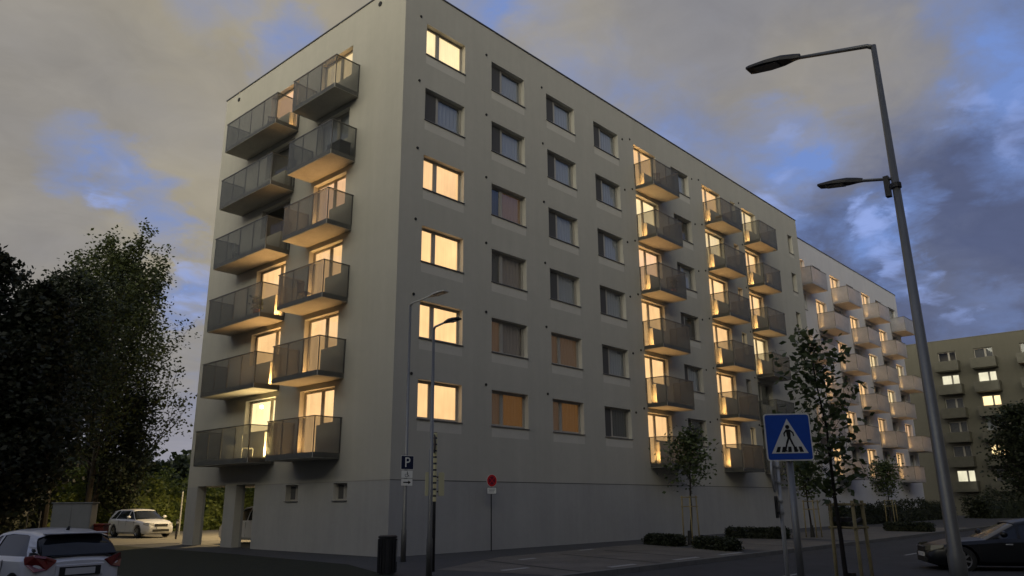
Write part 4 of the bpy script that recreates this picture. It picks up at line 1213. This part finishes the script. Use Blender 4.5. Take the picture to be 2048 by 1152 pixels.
    # pillars follow the cabin skin
    def strip(pts, w_, side):
        pl = MB()
        for (xa, za), (xb, zb2) in zip(pts, pts[1:]):
            q = []
            for x, z, dx in ((xa, za, -w_/2), (xa, za, w_/2), (xb, zb2, w_/2), (xb, zb2, -w_/2)):
                xq = x+dx
                q.append(Vector((xq, side*(cab(min(max(xq, x0r), x1r), z)+.007), z)))
            pl.face(q, paint)
        pl.build('pillar', root, recalc=False)
    def side_line(xb, xt):
        zb_ = lerp_prof(deck, xb)-.02; zt_ = lerp_prof(roof, xt)-.05
        return [(xb+(xt-xb)*i/4, zb_+(zt_-zb_)*i/4) for i in range(5)]
    for s_ in (-1, 1):
        xm = (wheels[0]+wheels[1])/2+.05
        strip(side_line(xm, xm-.04), .07, s_)
        strip(side_line(roof[-1][0]-.06, top[-1]-.02), .09, s_)
        strip(side_line(x0r+.20, top[0]+.22), .30, s_)
        if W > 1.75: strip(side_line(x0r+.95, top[0]+.80), .06, s_)
    # wheels
    for wx in wheels:
        for s_ in (-1, 1):
            t_ = MB(); y = s_*(W/2-.12)
            prof = [(-.10, wr*.62), (-.105, wr*.90), (-.08, wr*.985), (0, wr), (.08, wr*.985), (.105, wr*.90), (.10, wr*.62)]
            seg = 28; nn = len(t_.v)
            for i in range(seg):
                a = 2*math.pi*i/seg
                for py_, pr in prof: t_.v.append((wx+pr*math.cos(a), y+py_, wr+pr*math.sin(a)))
            for i in range(seg):
                for j in range(len(prof)-1):
                    t_.f.append((nn+i*7+j, nn+((i+1) % seg)*7+j, nn+((i+1) % seg)*7+j+1, nn+i*7+j+1)); t_.mi.append(t_.idx(RUBBER))
            w_ = t_.build('wheel', root, smooth=True)
            rm = MB()
            rm.tube([(wx, y-.02*s_, wr), (wx, y+.02*s_, wr)], wr*.61, 24, PLASTIC)
            for q in range(7):
                a = 2*math.pi*q/7
                Mx = Matrix.Translation((wx, y+s_*.065, wr)) @ Matrix.Rotation(a, 4, 'Y')
                rm.box(-.022, .022, -.018, .018, .03, wr*.60, RIM, Mx)
            rm.tube([(wx, y+s_*.04, wr), (wx, y+s_*.09, wr)], .055, 12, RIM)
            for q in range(24):
                a0, a1 = 2*math.pi*q/24, 2*math.pi*(q+1)/24
                rr0, rr1 = wr*.57, wr*.625
                yy = y+s_*.10
                rm.face([(wx+rr0*math.cos(a0), yy-s_*.03, wr+rr0*math.sin(a0)), (wx+rr1*math.cos(a0), yy, wr+rr1*math.sin(a0)), (wx+rr1*math.cos(a1), yy, wr+rr1*math.sin(a1)), (wx+rr0*math.cos(a1), yy-s_*.03, wr+rr0*math.sin(a1))], RIM)
            rm.build('rim', w_)
    # inner floor so that the arches are dark
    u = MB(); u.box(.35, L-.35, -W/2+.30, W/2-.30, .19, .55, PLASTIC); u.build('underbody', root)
    # mirrors
    for s_ in (-1, 1):
        xm = roof[-1][0]-.45; zz = lerp_prof(deck, xm)+.06
        mm_ = MB(); mm_.tube([(xm+.08, s_*(half(xm)+.04), zz+.04), (xm+.06, s_*(half(xm)+.12), zz+.05), (xm+.05, s_*(half(xm)+.21), zz+.04)], [.05, .085, .06], 10, paint); mm_.build('mirror', root, smooth=True)
    # door lines and handles
    for s_ in (-1, 1):
        for x in (wheels[0]+.55, (wheels[0]+wheels[1])/2+.05, wheels[1]-.42):
            zt = lerp_prof(deck, x)
            dl = MB(); dl.box(x-.005, x+.005, s_*(half(x)*.985)-.004 if s_ > 0 else -(half(x)*.985)-.010, s_*(half(x)*.985)+.010 if s_ > 0 else -(half(x)*.985)+.004, .34, zt-.08, PLASTIC); dl.build('door_seam', root)
    for s_ in (-1, 1):
        for x in (wheels[0]+.75, (wheels[0]+wheels[1])/2+.25):
            h_ = MB(); y = s_*(half(x)+.012); zt = lerp_prof(deck, x)-.16
            h_.box(x, x+.16, y-.014, y+.014, zt, zt+.028, paint if paint is not BLACK_PAINT else LAMP_CLEAR); h_.build('door_handle', root, bevel=.005)
    return root, body, half

def lamp_patch(root, name, pts, m_, t=.02):
    """quad patch with thickness, pts given anticlockwise seen from outside"""
    p = [Vector(q) for q in pts]; nrm = (p[1]-p[0]).cross(p[2]-p[0]).normalized()
    b = MB(); n = len(p)
    b.v += [tuple(q - nrm*.03) for q in p] + [tuple(q+nrm*t) for q in p]
    b.f.append(tuple(range(n))[::-1]); b.f.append(tuple(range(n, 2*n))); b.mi += [b.idx(m_)]*2
    for i in range(n): b.f.append((i, (i+1) % n, n+(i+1) % n, n+i)); b.mi.append(0)
    return b.build(name, root, bevel=.012)

# near white hatchback, its tail towards us
deck_h = [(0, .84), (.12, .93), (.35, .96), (1.2, .95), (2.6, .93), (2.95, .92), (3.4, .84), (3.75, .70), (3.96, .55)]
roof_h = [(.04, .95), (.22, 1.16), (.44, 1.31), (.9, 1.375), (1.6, 1.385), (2.1, 1.34), (2.95, .97)]
plan_h = [(0, .66), (.05, .78), (.14, .88), (.32, .965), (.8, 1.0), (3.0, .99), (3.6, .93), (3.85, .84), (3.96, .70)]
car1, body1, half1 = car((-11.03, -4.85, -0.14), R_(94), WHITE_PAINT, 'white hatchback seen from behind at the lower left corner', L=3.96, W=1.74, deck=deck_h, roof=roof_h, wheels=(.68, 3.2), wr=.31, plan=plan_h)
def side(s_, pts): return pts if s_ < 0 else pts[::-1]
for s_ in (-1, 1):
    y = s_
    pts = [(-.015, y*.42, .86), (-.01, y*.56, .73), (.06, y*.75, .70), (.25, y*.845, .83), (.30, y*.85, .93), (.10, y*.76, .96), (.0, y*.60, .93)]
    lamp_patch(car1, 'tail_light', side(s_, pts[::-1] if False else pts), TAIL_RED, .018)
lamp_patch(car1, 'rear_window_surround', [(.045, -.66, .955), (.045, .66, .955), (.20, .63, 1.12), (.36, .50, 1.26), (.36, -.50, 1.26), (.20, -.63, 1.12)][::-1], CARGLASS, .012)
b = MB(); b.box(.22, .50, -.52, .52, 1.315, 1.345, WHITE_PAINT); b.build('spoiler', car1, bevel=.012)
b = MB(); b.box(-.024, .02, -.42, .42, .60, .80, WHITE_PAINT); b.build('tailgate_recess', car1, bevel=.01)
b = MB(); b.box(-.034, -.0245, -.36, .36, .60, .76, PLASTIC); pl_ = b.build('plate_holder', car1)
b = MB(); b.box(-.040, -.0345, -.26, .26, .625, .735, PLATE); b.build('number_plate', car1)
b = MB(); b.box(-.045, .10, -.70, .70, .28, .46, PLASTIC); b.build('bumper_insert', car1, bevel=.02)
b = MB(); b.tube([(.72, 0, 1.38), (.68, 0, 1.44)], [.035, .02], 8, PLASTIC); b.build('antenna', car1)

# white estate in the lit car park, nose towards us
deck_s = [(0, .90), (.2, .98), (1.2, .98), (2.8, .96), (3.2, .95), (3.9, .86), (4.3, .74), (4.5, .60)]
roof_s = [(.05, .98), (.45, 1.40), (.9, 1.46), (2.2, 1.47), (2.5, 1.43), (3.25, .97)]
plan_s = [(0, .80), (.1, .92), (.4, .98), (1.0, 1.0), (3.6, .99), (4.1, .93), (4.4, .82), (4.5, .72)]
car2, body2, half2 = car((2.3, 27.0, .02), R_(-86), WHITE_PAINT, 'white estate car with its nose towards us in the lit car park', L=4.5, W=1.78, deck=deck_s, roof=roof_s, wheels=(.95, 3.6), wr=.32, plan=plan_s)
LAMP_SMOKED = mat('lamp_smoked', (0.12, 0.11, 0.07), 0.2, 0.3, coat=0.5)
def front_kit(c, L, w, zt, zg, lens=None):
    b = MB(); b.box(L-.05, L+.025, -.36*w, .36*w, zg-.085, zg+.06, PLASTIC); g_ = b.build('grille', c, bevel=.015)
    b = MB(); b.box(L+.0255, L+.035, -.36*w, .36*w, zg+.045, zg+.062, RIM); b.build('chrome_strip', g_)
    b = MB(); b.box(L-.02, L+.04, -.45*w, .45*w, zg-.34, zg-.22, PLASTIC); b.build('air_intake', c, bevel=.015)
    b = MB(); b.box(L+.0, L+.048, -.26, .26, zg-.20, zg-.10, PLATE); b.build('number_plate', c)
    for s_ in (-1, 1):
        pts = [(L+.005, s_*.40*w, zg-.06), (L-.06, s_*.66*w, zg-.05), (L-.34, s_*.83*w, zg+.03), (L-.36, s_*.82*w, zg+.10), (L-.10, s_*.62*w, zg+.085), (L-.01, s_*.40*w, zg+.06)]
        lamp_patch(c, 'headlight', pts if s_ > 0 else pts[::-1], lens or LAMP_CLEAR, .012)
front_kit(car2, 4.5, 1.0, .6, .66)

# white van-like car under the arches
deck_v = [(0, .95), (.2, 1.05), (1.2, 1.05), (3.0, 1.02), (3.5, 1.0), (4.1, .90), (4.35, .78), (4.45, .60)]
roof_v = [(.05, 1.05), (.40, 1.52), (.9, 1.62), (2.3, 1.62), (2.7, 1.56), (3.5, 1.02)]
plan_v = [(0, .80), (.1, .92), (.4, .98), (1.0, 1.0), (3.6, .99), (4.1, .93), (4.35, .84), (4.45, .74)]
car3, body3, half3 = car((2.75, 9.75, .0), R_(97), WHITE_PAINT, 'tall white car parked under the building between the columns', L=4.45, W=1.82, deck=deck_v, roof=roof_v, wheels=(.9, 3.5), wr=.34, plan=plan_v)
front_kit(car3, 4.45, 1.0, .6, .72)

# dark coupe at the right edge
deck_b = [(0, .80), (.2, .90), (1.0, .90), (2.6, .88), (3.0, .87), (3.9, .80), (4.4, .68), (4.6, .52)]
roof_b = [(.15, .88), (.9, 1.22), (1.4, 1.32), (2.0, 1.33), (2.4, 1.27), (3.25, .86)]
plan_b = [(0, .80), (.1, .92), (.4, .98), (1.0, 1.0), (3.6, .99), (4.2, .93), (4.5, .82), (4.6, .72)]
car4, body4, half4 = car((9.3, -18.15, -0.19), R_(118), BLACK_PAINT, 'black car with spoked wheels beside the tall lamp post at the right edge', L=4.6, W=1.82, deck=deck_b, roof=roof_b, wheels=(.95, 3.85), wr=.335, plan=plan_b)
front_kit(car4, 4.6, 1.0, .6, .60, LAMP_SMOKED)

# ------------------------------------------------------------------ things at the left
sh = empty('storage_cabinet', (-5.98, 10.75, -0.05), R_(-42), 'large pale grey flat cabinet behind the white hatchback', 'cabinet')
b = MB(); b.box(-.68, .68, 0, .55, 0, 1.83, PANEL_GREY); b.build('body', sh, bevel=.01)
b = MB(); b.box(-.64, -.01, -.014, -.001, .10, 1.78, PANEL_GREY); b.build('door', sh)
b = MB(); b.box(.01, .64, -.014, -.001, .10, 1.78, PANEL_GREY); b.build('door', sh)
b = MB(); b.box(-.72, .72, -.04, .58, 1.832, 1.87, PANEL_GREY); b.build('roof', sh)
rb = empty('waste_bin', (-4.98, 10.75, -.02), R_(-40), 'dark red wheeled waste bin beside the refuse shelter', 'bin')
b = MB(); b.prism([(-.24, -.25), (.24, -.25), (.28, .28), (-.28, .28)], .06, 1.0, BIN_RED); b.build('body', rb, bevel=.02)
b = MB(); b.box(-.31, .31, -.31, .32, 1.0, 1.07, BIN_RED); b.build('lid', rb, bevel=.02)
b = MB(); b.tube([(-.26, .3, .1), (.26, .3, .1)], .1, 14, RUBBER); b.build('wheel', rb)
rs = empty('no_stopping_sign', (-3.7, 23.2, 0), R_(-35), 'faded red round sign over a cream plate among the trees at the left', 'sign')
b = MB(); b.tube([(0, 0, 0), (0, 0, 2.7)], .03, 8, METAL); b.build('pole', rs)
b = MB(); b.prism(disc(0, 0, .27, 24), 0, .02, RUST, upright((0, -.05, 2.42), 0)); b.build('disc', rs)
b = MB(); b.prism(rounded(.42, .24, .02), 0, .02, SIGN_CREAM, upright((-.1, -.05, 2.02), 0)); b.build('panel', rs)
ub = empty('utility_box', (-3.2, 23.0, 0), R_(-35), 'slim pale box on a post right of the faded sign', 'utility box')
b = MB(); b.tube([(0, 0, 0), (0, 0, 2.1)], .025, 8, METAL); b.build('pole', ub)
b = MB(); b.box(-.09, .09, -.08, .08, 2.0, 2.45, PLASTER_WHITE); b.build('case', ub, bevel=.01)
bo = empty('bollard', (2.4, 20.2, 0), 0, 'slim dark bollard at the edge of the car park by the column', 'bollard')
b = MB(); b.tube([(0, 0, 0), (0, 0, .95), (0, 0, 1.0)], [.05, .05, .03], 12, METAL_DARK); b.build('post', bo)
b = MB(); b.tube([(0, 0, .78), (0, 0, .88)], .053, 12, PLATE); b.build('band', bo)

mp_ = empty('marker_post', (5.4, 26.3, 0), 0, 'thin pale post in the car park just left of the building end', 'post')
b = MB(); b.tube([(0, 0, 0), (0, 0, 2.5)], .045, 8, METAL_PALE); b.build('pole', mp_)
b = MB(); b.tube([(0, 0, 2.5), (0, 0, 2.55)], .055, 8, METAL_DARK); b.build('cap', mp_)
# the lit lamp of the car park stands behind the building
lpc = lamp_post('street_lamp', (8.2, 19.8, 0), 7.2, 0.06, 0.035, 'lamp post lighting the car park behind the building end')
b = MB(); b.tube([(0, 0, 7.15), (-.1, 0, 7.24), (-.9, 0, 7.3)], .028, 8, METAL_PALE); b.build('arm', lpc)
hd = head(lpc, .7, .28, .09, (-1, 0, .04), (-.8, 0, 7.3), METAL_PALE)
ld = bpy.data.lights.new('lamp_light', 'SPOT'); ld.energy = 4200; ld.color = (1.0, .72, .34); ld.spot_size = R_(152); ld.spot_blend = .25; ld.shadow_soft_size = .12
lo = bpy.data.objects.new('lamp_light', ld); COL.objects.link(lo); lo.parent = lpc; lo.location = (-1.15, 0, 7.2)

# ------------------------------------------------------------------ things on the balconies
def garden_chair(base, rz, m_, label, group='chairs on the balconies'):
    root = empty('garden_chair', base, rz, label, 'chair', group)
    b = MB(); b.box(-.22, .22, -.22, .22, .41, .44, m_); b.build('seat', root, bevel=.01)
    b = MB()
    for i in range(5): b.box(-.20+.088*i, -.155+.088*i, .21, .235, .46, .86, m_)
    b.box(-.23, .23, .205, .24, .86, .90, m_); b.build('backrest', root)
    for x in (-.2, .2):
        for y in (-.2, .2):
            b = MB(); b.tube([(x*1.1, y*1.1, 0), (x, y, .41)], .018, 6, m_); b.build('leg', root)
    return root
CH = 'chairs on the balconies'
garden_chair((-.62, 8.3, FLZ+.002), R_(60), PLASTER_WHITE, 'white garden chair on the lowest, brightest lit balcony')
garden_chair((-.55, 8.6, FLZ+5*FH+.002), R_(-30), TEXTILE, 'dark chair on the top balcony of the left-hand stack')
garden_chair((-.6, 4.9, FLZ+2*FH+.002), R_(20), TEXTILE, 'dark chair on the third balcony from the bottom, stack nearest the corner')
garden_chair((17.3, -.55, FLZ+5*FH+.002), R_(120), TEXTILE, 'dark chair on the top balcony of the street side, first stack')
def storage_box(base, rz, size, m_, label):
    root = empty('storage_box', base, rz, label, 'box', 'boxes on the balconies')
    w_, d_, h_ = size
    b = MB(); b.box(-w_/2, w_/2, -d_/2, d_/2, 0, h_, m_); b.build('case', root, bevel=.015)
    b = MB(); b.box(-w_/2-.02, w_/2+.02, -d_/2-.02, d_/2+.02, h_+.001, h_+.04, m_); b.build('lid', root, bevel=.01)
storage_box((-.45, 3.4, FLZ+4*FH+.002), 0, (.5, .9, .55), METAL_DARK, 'dark storage box on the fifth balcony up, stack nearest the corner')
storage_box((24.9, -.5, FLZ+5*FH+.002), 0, (.9, .5, .5), METAL_DARK, 'dark storage box on the top balcony of the second street side stack')

# ------------------------------------------------------------------ unseen blocks added behind the viewer to shade the lower storeys, mirrored in panes
def shade_block(loc, size, label, lit):
    root = empty('apartment_building', loc, 0, label, 'building')  # added shading mass, though named like the real blocks
    sx, sy, sz = size
    b = MB(); b.box(0, sx, 0, sy, -.3, sz, STUCCO_BASE); b.build('wall', root)
    b = MB(); b.box(-.1, sx+.1, -.1, sy+.1, sz+.01, sz+.15, COPING); b.build('roof', root)
    return root

shade_block((-54, -60, 0), (190, 14, 34), 'unseen long plain block added behind the viewer to shade the street face', False)
shade_block((-58, -47, 0), (14, 95, 27), 'unseen long plain block added to the west to shade the left face', False)

# a bare ceiling lamp seen in the brightest room
for o_ in list(blk.children):
    if o_.name.startswith('balcony_door') and abs(o_.location.y-9.84) < .01 and o_.location.z < 4:
        b = MB(); b.tube([(.80, .295, 2.14), (.80, .295, 2.17), (.80, .295, 2.25), (.80, .295, 2.28)], [.03, .075, .075, .03], 12, mat('lamp_bulb', (1, 1, 1), emis=(1, .9, .6), estr=14)); b.build('ceiling_lamp', o_)

# a few more belongings on the balconies
garden_chair((25.0, -.6, FLZ+3*FH+.002), R_(200), TEXTILE, 'dark chair on the fourth balcony up of the second street side stack')
garden_chair((30.4, -.6, FLZ+4*FH+.002), R_(160), PLASTER_WHITE, 'white chair on the fifth balcony up of the last street side stack')
garden_chair((-.6, 10.6, FLZ+3*FH+.002), R_(80), PLASTER_WHITE, 'white chair on the fourth balcony up, far left stack')
def potted_plant(base, label, seed):
    rnd = random.Random(seed)
    root = empty('potted_plant', base, 0, label, 'plant', 'potted plants on the balconies')
    b = MB(); b.tube([(0, 0, 0), (0, 0, .28)], [.11, .15], 14, RUST); b.build('pot', root)
    V, F_ = [], []
    for i in range(170):
        a = rnd.uniform(0, 6.28); r = rnd.uniform(0, .22)
        add_leaf(V, F_, Vector((r*math.cos(a), r*math.sin(a), rnd.uniform(.3, .85))), .13, rnd)
    me = bpy.data.meshes.new('foliage'); me.from_pydata(V, [], F_); me.materials.append(LEAF_SAPLING); me.update(); link('foliage', me, root)
potted_plant((17.9, -.85, FLZ+3*FH+.002), 'potted plant on the fourth balcony up of the first street side stack', 1)
potted_plant((-.85, 8.1, FLZ+2*FH+.002), 'potted plant on the third balcony up, far left stack', 2)
